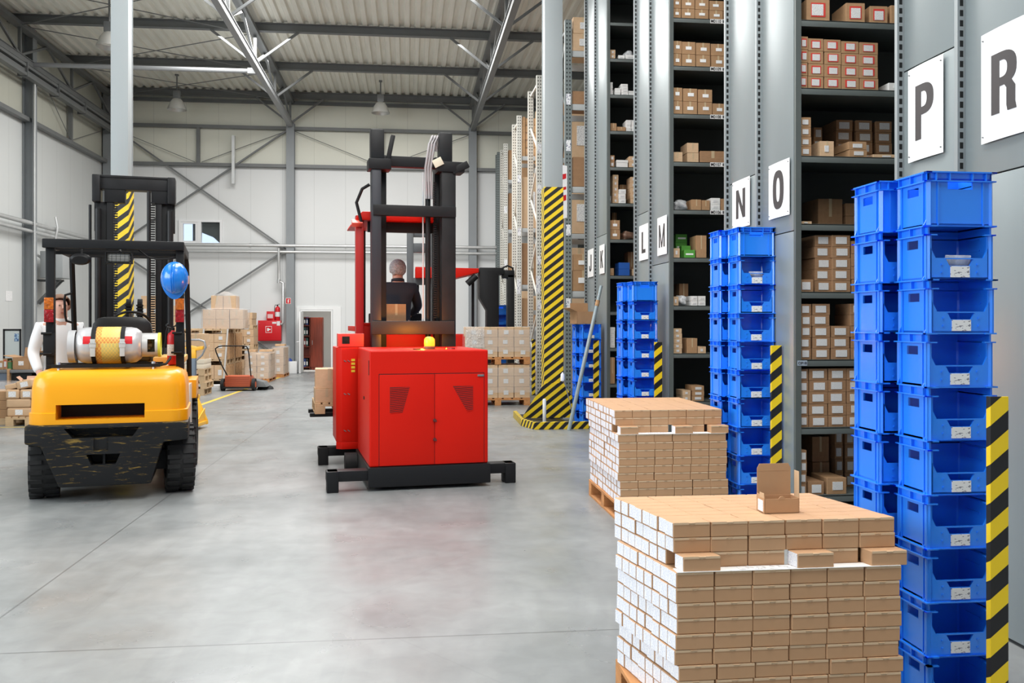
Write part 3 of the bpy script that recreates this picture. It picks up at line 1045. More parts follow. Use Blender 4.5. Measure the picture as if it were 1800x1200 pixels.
cols('K', 'fifth', Y_, ZK, 356, [('palelabel', 1077, 1087, 305, 5, .04), ('whitelabel', 1088, 1100, 331, 3, 0), ('plain', 1089, 1101, 318, 1, .3), ('palelabel', 1109, 1119, 309, 5, 0)])
cols('K', 'sixth', Y_, ZK, 419, [('small', 1069, 1090, 385, 2, 0), ('dark', 1076, 1084, 368, 1, .3)])
zb_ = cols('K', 'seventh', Y_, ZK, 484, [('plain', 1070, 1079, 471, 1, 0), ('blue', 1088, 1107, 461, 2, 0), ('palelabel', 1112, 1120, 472, 1, 0), ('dark', 1104, 1116, 440, 1, .3)])
cols('K', 'ninth', Y_, ZK, 612, [('whitelabel', 1069, 1081, 576, 5, 0)])
cols('K', 'tenth', Y_, ZK, 677, [('plain', 1070, 1081, 630, 1, 0)])

# goods that are not boxes: plastic bags
BAGM = mat('grey_plastic_bag', (.42, .43, .44), .18, 0, .35, 16, .5)
BAGC = mat('clear_plastic_bag', (.62, .63, .64), .14, 0, .3, 20, .6)


def bag(p0, p1, ytop, YF, ylip, zs, m, label):
    x0, x1 = max(XR + .06, aty(p0, 0, YF)[0]), aty(p1, 0, YF)[0]
    z0 = min(zs, key=lambda v: abs(v - aty(p0, ylip, YF)[1]))
    h = aty(p0, ytop, YF)[1] - aty(p0, ylip, YF)[1]
    bm = bmesh.new()
    bmesh.ops.create_icosphere(bm, subdivisions=3, radius=1)
    rr = random.Random(p0)
    ph = [rr.uniform(0, 6) for _ in range(6)]
    for v in bm.verts:
        c = v.co
        k = 1 + .13 * math.sin(5 * c.x + ph[0]) * math.sin(4 * c.y + ph[1]) + .12 * math.sin(7 * c.z + ph[2] + 3 * c.x)
        sq = lambda a: math.copysign(abs(a) ** .7, a)
        v.co = (sq(c.x) * k, sq(c.y) * k, max(-.8, sq(c.z) * k))
    zz = [v.co.z for v in bm.verts]
    for v in bm.verts:
        v.co = (v.co.x * (x1 - x0) / 2.2, v.co.y * .11, (v.co.z - min(zz)) / (max(zz) - min(zz)) * h)
    me = bpy.data.meshes.new('plastic_bag')
    bm.to_mesh(me)
    bm.free()
    for p in me.polygons:
        p.use_smooth = True
    me.materials.append(m)
    o = obj('plastic_bag', me, None, ((x0 + x1) / 2, YF + .17, z0 + .001))
    tag(o, label, 'bag')


bag(1187, 1214, 347, 10.2, 368, ZM, BAGM, 'dark plastic bag on the row M shelf tagged M0106')
bag(1196, 1213, 517, 10.2, 536, ZM, BAGC, 'clear plastic bag among cartons on row M')
bag(1098, 1118, 77, 13.5, 95, ZK, BAGM, 'grey plastic bag on the highest visible row K shelf')
bag(1068, 1076, 340, 13.5, 356, ZK, BAGC, 'white plastic bag at the left of row K fifth shelf')
bag(1094, 1119, 403, 13.5, 419, ZK, mat('brown_bag', (.16, .09, .06), .4, 0, .4, 15), 'dark brown bag beside two labelled cartons on row K')

# ---------------------------------------------------------------- pallet racking farther down the aisle
WPOST = hole_mat('white_rack_post', (.66, .66, .61), .075, 2, .03, 0, (-.09, -.035), .022, .1, .5)
GPOST = hole_mat('green_rack_post', (.20, .235, .235), .075, 2, .03, 0, (-.09, -.035), .022, .2, .5)
WRACK = mat('white_rack_paint', (.66, .66, .61), .5)
GRACK = mat('green_rack_paint', (.10, .115, .112), .5)
BEAMM = mat('rack_beam_grey', (.42, .44, .44), .5)
TAGM = print_mat('rack_tag_print', (.85, .86, .88), (.1, .1, .2), (60, 60, 25), .6)


def pallet_rack(y0, y1, top, post, paint, beams, label, tags=()):
    r = empty('pallet_rack', label, 'pallet rack', (XR, y0, 0), 0, 'pallet racks down the aisle')
    d = y1 - y0
    for x in (0, 2.75):
        for y in (0, d):
            MB().box(x - .125, x, y, y + .09, 0, top - (.0 if y == 0 else .0)).build('upright_post', post, r, smooth=False) if x == 0 else \
                MB().box(x - .125, x, y, y + .09, 0, top).build('upright_post', paint, r, smooth=False)
        z, s = .3, 0
        while z < top - .9:
            a, c = (.06, d + .03) if s % 2 == 0 else (d + .03, .06)
            MB().bar((x - .06, a, z), (x - .06, c, z + .85), .03, .045).build('brace', paint, r, smooth=False)
            z += .85
            s += 1
        for z in (.25, top - .12):
            MB().bar((x - .06, .08, z), (x - .06, d, z), .03, .045).build('brace', paint, r, smooth=False)
    for z in beams:
        for y in (.02, d + .02):
            MB().box(0, 2.63, y, y + .05, z - .11, z).build('beam', BEAMM, r, .004)
    for z in tags:
        MB().box(-.105, -.02, -.004, 0, z - .1, z + .1).build('location_tag', TAGM, r, smooth=False)
    return r


pallet_rack(16.48, 17.40, 7.16, GPOST, GRACK, (6.60, 5.62, 4.10, 2.18), 'dark green pallet rack next beyond the grey row J', (5.7, 4.85, 3.3, 1.95))
pallet_rack(20.17, 21.60, 7.14, WPOST, WRACK, (5.3, 3.6, 1.9), 'white pallet rack just beyond the right striped column', (5.5, 4.6, 3.0, 2.0))
pallet_rack(23.85, 24.95, 7.07, WPOST, WRACK, (6.0, 4.1, 2.6, 1.5), 'white pallet rack carrying the wooden crate near its top', (5.4, 4.0, 2.5))
pallet_rack(27.2, 28.2, 6.98, WPOST, WRACK, (5.9, 4.4, 2.9, 1.6), 'white pallet rack next to the narrow green rack at the back', (5.0, 3.4))
pallet_rack(29.2, 29.7, 7.1, GPOST, GRACK, (5.9, 4.9, 3.9, 2.9, 1.9), 'narrow dark green rack against the back wall', ())


def rack_load(y, z, items, what):
    """items: (style, x, w, d, h) placed on the beams"""
    for i, (style, x, w, d, h) in enumerate(items):
        carton(style, XR + x + w / 2, y, z + .001, w, d, h, '%s carton, %s along the %s' % (ADJ[style], ORD[i], what), 'cartons on the pallet racks', random.uniform(-.01, .01), 'rack_carton')


G = 16.50
for z, it, n in ((6.60, [('palelabel', .02, .42, .8, .32), ('palelabel', .5, .5, .8, .38)], 'green rack top beam'),
                 (5.62, [('dark', .02, .5, .8, .24), ('pale', .56, .5, .8, .3)], 'green rack second beam'),
                 (4.10, [('dark', .02, 1.0, .8, .55), ('plain', 1.1, .6, .8, .5)], 'green rack third beam'),
                 (2.18, [('small', .02, .4, .8, .38), ('plain', .48, .5, .8, .55)], 'green rack lowest beam'),
                 (0, [('small', .02, .42, .8, .4), ('plain', .5, .5, .8, .45)], 'floor under the green rack')):
    rack_load(G, z, it, n)
for z, st in ((6.60, 'palelabel'), (2.18, 'small')):
    carton(st, XR + .22, G, z + (.322 if z > 5 else .382), .38, .8, .3, '%s carton stacked on another at the green rack %s' % (ADJ[st], 'top' if z > 5 else 'lower beam'), 'cartons on the pallet racks', 0, 'rack_carton')
for z, h in ((5.3, 1.3), (3.6, 1.15), (1.9, 1.2), (0, 1.3)):
    rack_load(20.2, z, [('plain', .02, .5, 1.2, h), ('palelabel', .6, .6, 1.2, h * .85)], 'white rack %s' % {5.3: 'top beam', 3.6: 'middle beam', 1.9: 'low beam', 0: 'floor'}[z] + ' behind the column')
for z, h, st in ((4.1, 1.35, 'palelabel'), (2.6, 1.1, 'dark'), (1.5, .75, 'plain'), (0, 1.1, 'palelabel')):
    rack_load(23.9, z, [(st, .03, .55, .9, h), ('dark' if st != 'dark' else 'pale', .62, .5, .9, h * .8), ('pale', 1.2, .7, .9, h * .9)], {4.1: 'crate rack second beam', 2.6: 'crate rack third beam', 1.5: 'crate rack fourth beam', 0: 'floor under the crate rack'}[z])
for z, h, st in ((5.9, .9, 'plain'), (4.4, 1.1, 'dark'), (2.9, 1.1, 'plain'), (1.6, .95, 'palelabel'), (0, 1.1, 'plain')):
    rack_load(27.25, z, [(st, .03, .6, .8, h), ('pale', .7, .5, .8, h * .85)], {5.9: 'far white rack top beam', 4.4: 'far white rack second beam', 2.9: 'far white rack third beam', 1.6: 'far white rack fourth beam', 0: 'floor under the far white rack'}[z])
# wooden crate high on the rack
cx0, cx1 = aty(893, 240, 23.2)[0], 4.2
r = empty('wooden_crate', 'slatted wooden crate high on a white pallet rack', 'crate', (XR, 23.9, 6.001))
WB2 = mat('crate_wood', (.55, .33, .17), .8, 0, .15, 3, stretch=(1, 1, 6))
for i in range(5):
    MB().box(.02, 1.3, 0, .02, .04 + i * .2, .2 + i * .2).build('board', WB2, r, .004)
for x in (.02, .65, 1.22):
    MB().box(x, x + .08, -.02, 0, 0, 1.04).build('batten', WB2, r, .004)
MB().box(.02, 1.3, .02, .9, 0, 1.02).build('inner_carton', CARD_L, r, smooth=False)
r = tag(MB().box(.1, .5, 0, .8, 0, .3).box(.05, .45, .05, .8, .3, .42).build('wrapped_bundle', BAGC, None, .03), 'grey wrapped bundle beside the wooden crate high on the rack', 'bundle')
r.location = (XR + 1.5, 23.9, 6.002)
# banner and tags near the column
b = MB().prism([(0, 0), (.13, .03), (.13, .98), (0, 1.0)], 0, .004)
bn = b.build('banner', mat('banner_cloth', (.85, .85, .86), .6), None, smooth=False)
bx, bz = aty(985, 385, 16.46)
bn.location = (bx, 16.474, bz)
tag(bn, 'white banner with red marks hanging behind the right striped column', 'banner')
for z0, z1 in ((.32, .45), (.52, .6), (.72, .84)):
    MB().prism([(.02, z0), (.11, z0 + .03), (.11, z1), (.02, z1 - .02)], -.002, 0).build('red_lettering', RED, bn, smooth=False)
for px, py0, py1, Y in ((912, 488, 519, 23.84), (946, 483, 517, 20.16)):
    x, z = aty(px, (py0 + py1) / 2, Y)
    o = MB().box(-.05, .05, 0, .004, -.2, .2).build('rack_plate', TAGM, None, smooth=False)
    o.location = (x, Y, z)
    tag(o, 'white lettered plate, %s of two low on the white rack' % ('left' if px < 935 else 'right'), 'sign')

# ================================================================ blue stacking crates
CW, CD, CH = .312, .256, .222


def crate_mesh(front_open):
    """plastic picking crate, origin at the middle of its base; -y is the picking side, -x the short end with a grip hole"""
    b = MB()
    w, d, h = CW / 2, CD / 2, CH + .004
    t = .008
    bw, bd = w - .016, d - .014            # body stands in from the rim
    zr = h - .038
    b.box(-bw, bw, -bd, bd, .004, .012)

    def wall_x(x0, x1):                    # wall with a grip hole, across y
        hy, z0, z1 = .042, h - .092, h - .056
        b.box(x0, x1, -bd, -hy, .004, zr).box(x0, x1, hy, bd, .004, zr).box(x0, x1, -hy, hy, .004, z0).box(x0, x1, -hy, hy, z1, zr)
    wall_x(-bw, -bw + t)
    b.box(bw - t, bw, -bd, bd, .004, zr)
    b.box(bw - t - .004, bw - t, -.05, .05, h - .10, h - .094).box(bw - t - .004, bw - t, -.05, .05, h - .052, h - .046)
    b.box(-bw, bw, bd - t, bd, .004, zr)
    if front_open:
        zf = .092
        fx = bw - .005
        # low front with a scooped grip and sloping cheeks
        b.prism([(-fx, .004), (fx, .004), (fx, zf), (.062, zf), (.045, zf - .032), (-.045, zf - .032), (-.062, zf), (-fx, zf)], -bd, -bd + t)
        b.prism([(-.062, zf), (.062, zf), (.062, zf - .005), (-.062, zf - .005)], -bd - .002, -bd + t)
        for s in (-1, 1):
            b.prism([(s * fx, zf), (s * (fx - .014), zf), (s * (fx - .03), zf)] + [(s * (fx - .004), zf + .05), (s * fx, zf + .05)], -bd, -bd + t)
            b.box(s * fx - .012, s * fx + .012, -bd, -bd + .016, .004, zr)
            b.box(s * .078 - .004, s * .078 + .004, -bd - .004, -bd, .03, .036).box(s * .078 - .004, s * .078 + .004, -bd - .004, -bd, .062, .068)
    else:
        hx, z0, z1 = .055, h - .072, h - .04
        b.box(-bw, -hx, -bd, -bd + t, .004, zr).box(hx, bw, -bd, -bd + t, .004, zr).box(-hx, hx, -bd, -bd + t, .004, z0)
        b.box(-bw, bw, -bd, -bd + t, z1, zr + .01)
    # rim: two flanges and short webs on the three high sides (all four when the front is closed)
    for z0, z1, o in ((h - .006, h, 0), (zr - .004, zr + .001, .002)):
        b.box(-w + o, -bw + t, -d + o, d - o, z0, z1).box(bw - t, w - o, -d + o, d - o, z0, z1).box(-w + o, w - o, bd - t, d - o, z0, z1)
        if not front_open:
            b.box(-w + o, w - o, -d + o, -bd + t, z0, z1)
        else:
            b.box(-w + o, -w + .052, -d + o, -bd + t, z0, z1).box(w - .052, w - o, -d + o, -bd + t, z0, z1)
            b.box(-w + .05, w - .05, -d + .004, -bd + .004, h - .005, h)
    b.box(-bw, -bw + t, -bd, bd, zr, h).box(bw - t, bw, -bd, bd, zr, h).box(-bw, bw, bd - t, bd, zr, h)
    if not front_open:
        b.box(-bw, bw, -bd, -bd + t, zr, h)
    for y in (-.09, 0, .09):
        b.box(-w + .002, -bw, y - .002, y + .002, zr, h).box(bw, w - .002, y - .002, y + .002, zr, h)
    for x in (-.11, -.05, .05, .11):
        b.box(x - .002, x + .002, bd, d - .002, zr, h)
        if not front_open:
            b.box(x - .002, x + .002, -d + .002, -bd, zr, h)
    # corner ribs and gussets down the body
    for sx in (-1, 1):
        for sy in (-1, 1):
            b.box(sx * bw - .004, sx * bw + .006 * sx if sx > 0 else sx * bw + .004, sy * (bd - .032) - .003, sy * (bd - .032) + .003, .004, zr) if sx > 0 else \
                b.box(-bw - .006, -bw + .004, sy * (bd - .032) - .003, sy * (bd - .032) + .003, .004, zr)
            b.prism([(sx * (bw + .001), .03), (sx * (bw + .001), .004), (sx * (w - .003), .004)], sy * (bd - .016) - .002, sy * (bd - .016) + .002, 'y')
            if not front_open or sy > 0:
                b.box(sx * (bw - .04) - .003, sx * (bw - .04) + .003, sy * bd - .005, sy * bd + .005, .004, zr)
            b.cbox((sx * (bw - .005), sy * (bd - .005), zr / 2), (.018, .018, zr - .008), (0, 0, R(45)))
    return b.mesh('crate_shell', BLUE, smooth=False)


CR_OPEN, CR_FULL = crate_mesh(True), crate_mesh(False)
LABEL_ME = MB().box(-.042, .042, -CD / 2 + .0095, -CD / 2 + .013, .012, .058).mesh('content_label', print_mat('crate_label_print', (.82, .83, .84), (.25, .25, .3), (60, 20, 130), .62), smooth=False)


def crate_stack(xl, yf, n, z0, where, group, full_top=True, labels=True, sc=1.0):
    """xl, yf: left and near sides; crates one on another"""
    for k in range(n):
        full = full_top and k == n - 1
        top = n - k
        pos = 'topmost crate' if top == 1 else ('lowest crate' if k == 0 else 'crate, %s from the top' % ORD[top - 1])
        o = obj('plastic_crate', CR_FULL if full else CR_OPEN, None, (xl + sc * CW / 2 + random.uniform(-.003, .003), yf + sc * CD / 2 + random.uniform(-.002, .002), z0 + k * CH * sc), R(random.uniform(-.5, .5)))
        o.scale = (sc, sc, sc)
        tag(o, 'blue plastic %s in the %s' % (pos, where), 'crate', group)
        if labels and not full:
            obj('content_label', LABEL_ME, o, (0, 0, 0))
    return z0 + n * CH


def st_pos(px, py):
    return px, py


# nearest pair of stacks
Yn = 3.52
xa = aty(1634, 0, Yn)[0] - .012
crate_stack(xa, Yn, 10, 0, 'front stack nearest the camera', 'crates of the nearest stacks')
crate_stack(xa - .062, Yn + CD + .012, 10, 0, 'rear stack nearest the camera', 'crates of the nearest stacks')
# before signs N and O
DOLLY = mat('dark_plastic_dolly', (.03, .035, .045), .6)


def dolly(x, y, h, label):
    r = empty('crate_dolly', label, 'dolly', (x, y, 0))
    MB().box(0, CW, 0, CD, h - .03, h - .001).build('deck', DOLLY, r, .005)
    for a in (.02, CW - .06):
        for c in (.02, CD - .06):
            MB().box(a, a + .04, c, c + .04, 0, h - .03).build('foot', DOLLY, r, .004)


Ym, SM = 7.15, 1.05
xm_ = aty(1302, 0, Ym)[0] - .024
crate_stack(xm_, Ym, 10, .045, 'front stack below sign N', 'crates of the stacks below sign N', sc=SM)
crate_stack(xm_ - .062, Ym + CD * SM + .01, 10, .045, 'rear stack below sign N', 'crates of the stacks below sign N', sc=SM)
dolly(xm_, Ym, .045, 'dark dolly under the front stack before sign N')
dolly(xm_ - .062, Ym + CD + .03, .045, 'dark dolly under the rear stack before sign N')
# before signs L and M
Yl = 10.30
xl_ = aty(1113, 0, Yl)[0] - .012
dolly(xl_, Yl, .075, 'dark dolly under the front stack below signs L and M')
dolly(xl_ - .07, Yl + CD + .01, .075, 'dark dolly under the rear stack below signs L and M')
crate_stack(xl_, Yl, 9, .075, 'front stack below signs L and M', 'crates of the stacks below signs L and M')
crate_stack(xl_ - .07, Yl + CD + .01, 9, .075, 'rear stack below signs L and M', 'crates of the stacks below signs L and M')
# before signs J and K
Yj = 13.66
xj_ = aty(1024, 0, Yj)[0] - .012
crate_stack(xj_, Yj, 7, .02, 'front stack behind the leaning pole', 'crates of the stacks behind the leaning pole', False)
crate_stack(xj_ - .06, Yj + CD + .01, 7, .02, 'rear stack behind the leaning pole', 'crates of the stacks behind the leaning pole', False)
dolly(xj_, Yj, .02, 'dark base under the front stack behind the leaning pole')
dolly(xj_ - .06, Yj + CD + .01, .02, 'dark base under the rear stack behind the leaning pole')
# open carton on those two stacks
def open_carton(name, label, cat, loc, w, d, h, board, rz=0, flaps=(60, 70, 80, 85), group=None, fl=.45, lbl=False):
    """box without lid: four walls, a floor, and four flaps at the given angles from level (0 = out flat, 90 = upright)"""
    r = empty(name, label, cat, loc, rz, group)
    t = .005
    MB().box(-w / 2, w / 2, -d / 2, d / 2, 0, t).box(-w / 2, w / 2, -d / 2, -d / 2 + t, 0, h).box(-w / 2, w / 2, d / 2 - t, d / 2, 0, h).box(-w / 2, -w / 2 + t, -d / 2, d / 2, 0, h).box(w / 2 - t, w / 2, -d / 2, d / 2, 0, h).build('body', board, r, smooth=False)
    f = d * fl
    for i, (a, rzf, off, ln) in enumerate(((flaps[0], 0, d / 2, w), (flaps[1], 180, d / 2, w), (flaps[2], -90, w / 2, d), (flaps[3], 90, w / 2, d))):
        if a is None:
            continue
        m = Matrix.Rotation(R(rzf), 4, 'Z') @ Matrix.Translation((0, -off + t / 2, h)) @ Matrix.Rotation(R(-a), 4, 'X')
        MB().box(-ln / 2 + .003, ln / 2 - .003, -f, 0, -t / 2, t / 2, m).build('flap', board, r, smooth=False)
    if lbl:
        MB().box(-.045, .045, -d / 2 - .002, -d / 2, h * .35, h * .7).build('paper_label', PAPER, r, smooth=False)
    return r


ocx, ocz = aty(1022, 570, Yj + .2)
open_carton('open_carton', 'brown open carton on the crates behind the leaning pole', 'box', (ocx + .03, Yj + .26, .02 + 7 * CH + .0075), .30, .34, .19, CARD, R(8), (None, 88, 25, None), fl=.4)

# small open contents in the second crates
for (x, y, z, w) in ((xa, Yn, 8 * CH, 'the nearest'), (xm_, Ym, .045 + 8 * CH * SM, 'the below-sign-N')):
    o = MB()
    rr = random.Random(3)
    for i in range(9):
        o.cbox((rr.uniform(-.1, .1), rr.uniform(-.06, .08), .035 + rr.uniform(0, .045)), (.07, .05, .012), (rr.uniform(-.5, .5), rr.uniform(-.5, .5), rr.uniform(0, 3)))
    o.cbox((-.0, -.088, .055), (.11, .012, .09), (.25, 0, 0))
    t = o.build('parts_packet', BAGC, None, .003)
    t.location = (x + CW / 2 * (1 if w == 'the nearest' else SM), y + CD / 2 * (1 if w == 'the nearest' else SM), z + .006)
    t.scale = (1, 1, 1) if w == 'the nearest' else (SM, SM, SM)
    tag(t, 'clear packets of small parts inside a crate of %s front stack' % w, 'packet')

# ---------------------------------------------------------------- striped corner guards
def guard(p0, p1, ytop, Y, label, w=None):
    x0, z = aty(p0, ytop, Y)
    x1, _ = aty(p1, ytop, Y)
    r = empty('corner_guard', label, 'corner guard', (x0, Y, 0), 0, 'striped corner guards')
    w = x1 - x0
    MB().box(0, w, 0, .008, .0, z).box(0, .008, .008, w * .36, 0, z).build('angle_post', HAZ_POST, r, .002, smooth=False)
    MB().box(-.01, w + .02, -.02, w, 0, .008).build('foot_plate', BLACK, r, smooth=False)


guard(1741, 1773, 697, 3.30, 'striped corner guard before the nearest crate stacks')
guard(1356.5, 1374.5, 607, 7.0, 'striped corner guard before the crates below sign N')
guard(1151, 1164, 601, 10.18, 'striped corner guard before the crates below signs L and M')
guard(1043.5, 1053, 598, 13.45, 'striped corner guard before the crates behind the leaning pole')
guard(935, 941, 596, 19.9, 'striped corner guard before the white racks beyond the column')

# kerb tray round the right column
r = empty('kerb_barrier', 'low striped kerb tray round the foot of the right column', 'barrier', (0, 0, 0))
KX0, KX1, KY0, KY1 = 1.80, 2.72, 13.5, 15.3
MB().box(KX0 + .08, KX1, KY0, KY0 + .06, 0, .11).build('front_rail', HAZ_KERB, r, .004, smooth=False)
MB().prism([(KX0 + .08, KY0), (KX0 + .12, KY0 + .06), (KX0 + .0, KY0 + .55), (KX0 - .05, KY0 + .52)], 0, .11, 'z').build('corner_rail', HAZ_KERB, r, .004, smooth=False)
MB().prism([(KX0 - .05, KY0 + .52), (KX0, KY0 + .55), (KX0 + .04, KY1), (KX0 - .02, KY1)], 0, .11, 'z').build('side_rail', HAZ_KERB, r, .004, smooth=False)
MB().prism([(KX0 + .1, KY0 + .05), (KX1 - .26, KY0 + .05), (KX1 - .26, KY1), (KX0, KY1), (KX0, KY0 + .55)], .005, .05, 'z').build('tray_floor', BLACK, r, smooth=False)

# leaning pole
x0 = aty(1000, 741, 13.36)[0]
pA = Vector((x0, 13.36, .0))
xb_, zb_ = aty(1057, 502, 13.33)
pB = Vector((xb_, 13.33, zb_))
r = empty('leaning_pole', 'pale steel pole with a wooden grip leaning before crates', 'pole', (0, 0, 0))
d_ = pB - pA
MB().cyl(pA, pA + d_ * .86, .028).build('shaft', mat('pale_blue_steel', (.42, .52, .56), .35, .3), r)
MB().cyl(pA + d_ * .86, pA + d_ * .90, .031).build('wooden_collar', WOOD, r)
MB().cyl(pA + d_ * .90, pB, .024).build('tip', mat('pale_blue_steel', (.42, .52, .56), .35, .3), r)
# white tube standing by the column
x, y = aty(957, 711, 13.9)[0], 13.9
o = MB().lathe([(.024, 0), (.028, .01), (.028, .36), (.02, .375), (0, .376)], 14).build('white_tube', WHITE)
o.location = (x, y, .051)
tag(o, 'short white tube standing on the kerb tray by the right column', 'tube')
o = empty('mop', 'thin-handled mop hanging behind the leaning pole', 'mop', (0, 0, 0))
x0, z0 = aty(990, 660, 14.2)
MB().cyl((x0, 14.2, z0), (x0 + .14, 14.0, .06), .008, 8).build('handle', STEEL, o)
MB().lathe([(.0, 0), (.035, .02), (.03, .12), (.0, .16)], 10, Matrix.Translation((x0 - .01, 14.2, z0 - .1))).build('head', PAPER_P, o)

# ================================================================ pallets and the two loads of small cartons
def pallet(name, label, loc, w, d, h, wood, group=None, rz=0, boards=7, along='x', parent=None):
    """wooden pallet, origin at a near-left bottom corner; w along x, d along y"""
    r = empty(name, label, 'pallet', loc, rz, group)
    tb, bb = .022, .022
    blk = h - tb * 2 - bb
    for i in range(boards):
        bw = w / boards * .82
        x = i * (w - bw) / (boards - 1)
        MB().box(x, x + bw, 0, d, h - tb, h).build('deck_board', wood, r, .002, 1)
    for j in range(3):
        y = j * (d - .1) / 2
        MB().box(0, w, y, y + .1, h - 2 * tb, h - tb).build('stringer_board', wood, r, .002, 1)
        for i in range(3):
            x = i * (w - .12) / 2
            MB().box(x, x + .12, y, y + .1, bb, bb + blk).build('block', wood, r, .002, 1)
    for i in range(3):
        x = i * (w - .12) / 2
        MB().box(x, x + .12, 0, d, 0, bb).build('skid_board', wood, r, .002, 1)
    return r


def lean(me, skew):
    """the rows of the near load are pushed askew: every carton in it is a little out of square"""
    for v in me.vertices:
        v.co.x += skew * v.co.y
    return me


def small_carton_mesh(w, d, h, skew):
    return lean(MB().box(-w / 2, w / 2, 0, d, 0, h).mesh('small_carton', CARD_P, min(.0022, h * .04), 1, smooth=False), skew)


def tab_mesh(w, h):
    b = MB()
    pts = [(.0, 0)] + [(.0125 * math.cos(R(a)), .0100 * math.sin(R(a))) for a in range(180, 361, 20)]
    q, e = w / .142, h / .059
    top = [(u * q, -.0065 - .0 * v, h - .0015 + v * e) for u, v in pts]
    vs = [(u * q, -.0062 * (1 + v / .0105), h - .0012 + v * e) for u, v in pts] + [(u * q, 0, h - .0012 + v * e) for u, v in pts]
    n = len(pts)
    b.add(vs, [tuple(range(n)), tuple(range(2 * n - 1, n - 1, -1))] + [(k, (k + 1) % n, n + (k + 1) % n, n + k) for k in range(n)])
    b.box(-w / 2 + .003, w / 2 - .003, -.0018, 0, h * .84, h * .995)
    return b.mesh('tuck_flap', mat('lit_flap_board', (.66, .48, .31), .7), smooth=False)  # paler than the board: light caught by the tab is put into its colour


def side_label_mesh(w, d, h, skew):
    return lean(MB().box(-w / 2 - .0013, -w / 2, d * .04, d * .97, h * .05, h * .95).mesh('side_label', PAPER_S, smooth=False), skew)


def carton_load(x0, y0, z0, w, d, h, rows, skew, setback, lower, which, keep_front_only=False, full_rows=99, seed=1):
    """six cartons across, ROWS deep; LOWER layers plus three set back by SETBACK; three of the upper ones drawn forward"""
    rr = random.Random(seed)
    bw, bd, bh = w / 6, d / rows, h
    me = small_carton_mesh(bw * .976, bd * .972, bh * .978, skew)
    tm, lm = tab_mesh(bw * .976, bh * .978), side_label_mesh(bw * .976, bd * .972, bh * .978, skew)
    gone = MB()
    gl = MB()
    n_layers = lower + 3
    grp = 'small cartons of the %s' % which

    def put(i, j, k, x, y, front, left, extra=''):
        top = n_layers - k
        if j >= full_rows and not extra:
            gone.box(x - bw * .49, x + bw * .49, y, y + bd * .975, z0 + k * bh, z0 + k * bh + bh * .985)
            if left:
                gl.box(x - bw * .491 - .0013, x - bw * .491, y + bd * .1, y + bd * .9, z0 + k * bh + bh * .09, z0 + k * bh + bh * .9)
            return
        o = obj('small_carton', me, None, (x, y, z0 + k * bh))
        if extra:
            lab = 'small brown carton drawn forward on the ledge of the %s, %s' % (which, extra)
        elif front:
            lab = 'small carton on the %s, front face, layer %d from top, column %d' % (which, top, i + 1)
        elif left and top > 1:
            lab = 'white-labelled small carton on the %s, left side, layer %d from top, row %d back' % (which, top, j + 1)
        else:
            lab = 'small carton on the %s, top layer, row %d back, column %d' % (which, j + 1, i + 1)
        tag(o, lab, 'box', grp)
        if front or extra:
            obj('tuck_flap', tm, o)
        if left or extra in ('leftmost', 'middle one'):
            obj('side_label', lm, o)

    for k in range(n_layers):
        up = k >= lower
        dxl = (rr.uniform(-.006, .006) if not up else -.004) + (.010 if up is False and k < 3 else 0)
        for j in range(rows):
            for i in range(6):
                front, left, topm = j == 0, i == 0, k == n_layers - 1
                right = i == 5 and j < 3
                if not (front or left or topm or right or (k == lower - 1 and j == 0)):
                    continue
                x = x0 + bw * (i + .5) + skew * j * bd + dxl + rr.uniform(-.0022, .0022)
                if up:
                    x += (.012 if skew else 0) - bw * .02
                y = y0 + j * bd + (setback if up else 0) + (rr.uniform(0, .006) if front else 0)
                if up and k == lower and front and i in (0, 3, 5):
                    put(i, j, k, x + bw * .16, y0 + .002, True, left, ('leftmost', '', '', 'middle one', '', 'rightmost')[i])
                    continue
                if left:
                    x += rr.choice((0, 0, 0, .004))
                put(i, j, k, x, y, front, left)
    if gone.v:
        o = gone.build('small_cartons', CARD_P, None, smooth=False)
        o['kind'] = 'stuff'
        o['label'] = 'far rows of small cartons on the %s' % which
        o['category'] = 'boxes'
        if gl.v:
            gl.build('side_labels', PAPER_S, o, smooth=False)['kind'] = 'stuff'
    # paper sheet on the ledge
    s = MB().box(x0 + .004, x0 + w - .004, y0 - .004, y0 + setback + .0, z0 + lower * bh - .0005, z0 + lower * bh + .0015).build('paper_sheet', PAPER_P, None, smooth=False)
    tag(s, 'white paper sheet on the ledge of the %s' % which, 'paper')
    MB().box(x0 + w * .28, x0 + w * .52, y0 + .006, y0 + setback - .004, z0 + lower * bh + .0015, z0 + lower * bh + .003).build('printed_leaf', PAPER, s, smooth=False)


# near load on a half pallet
NX, NY = 1.004, 3.33
pallet('wooden_pallet', 'orange-brown half pallet under the nearest carton load', (NX - .10, NY - .01, 0), .96, .58, .132, WOOD_O)
carton_load(NX, NY, .1325, .897, .53, .0587, 8, -.205, .052, 9, 'nearest pallet', seed=4)
# far load on a full pallet
FX, FY = 1.675, 7.13
pallet('wooden_pallet', 'orange-brown pallet under the second carton load', (FX, FY, 0), .90, 1.19, .148, WOOD_O)
carton_load(FX, FY, .1485, .90, 1.19, .0619, 11, 0, .10, 9, 'second pallet', full_rows=1, seed=9)

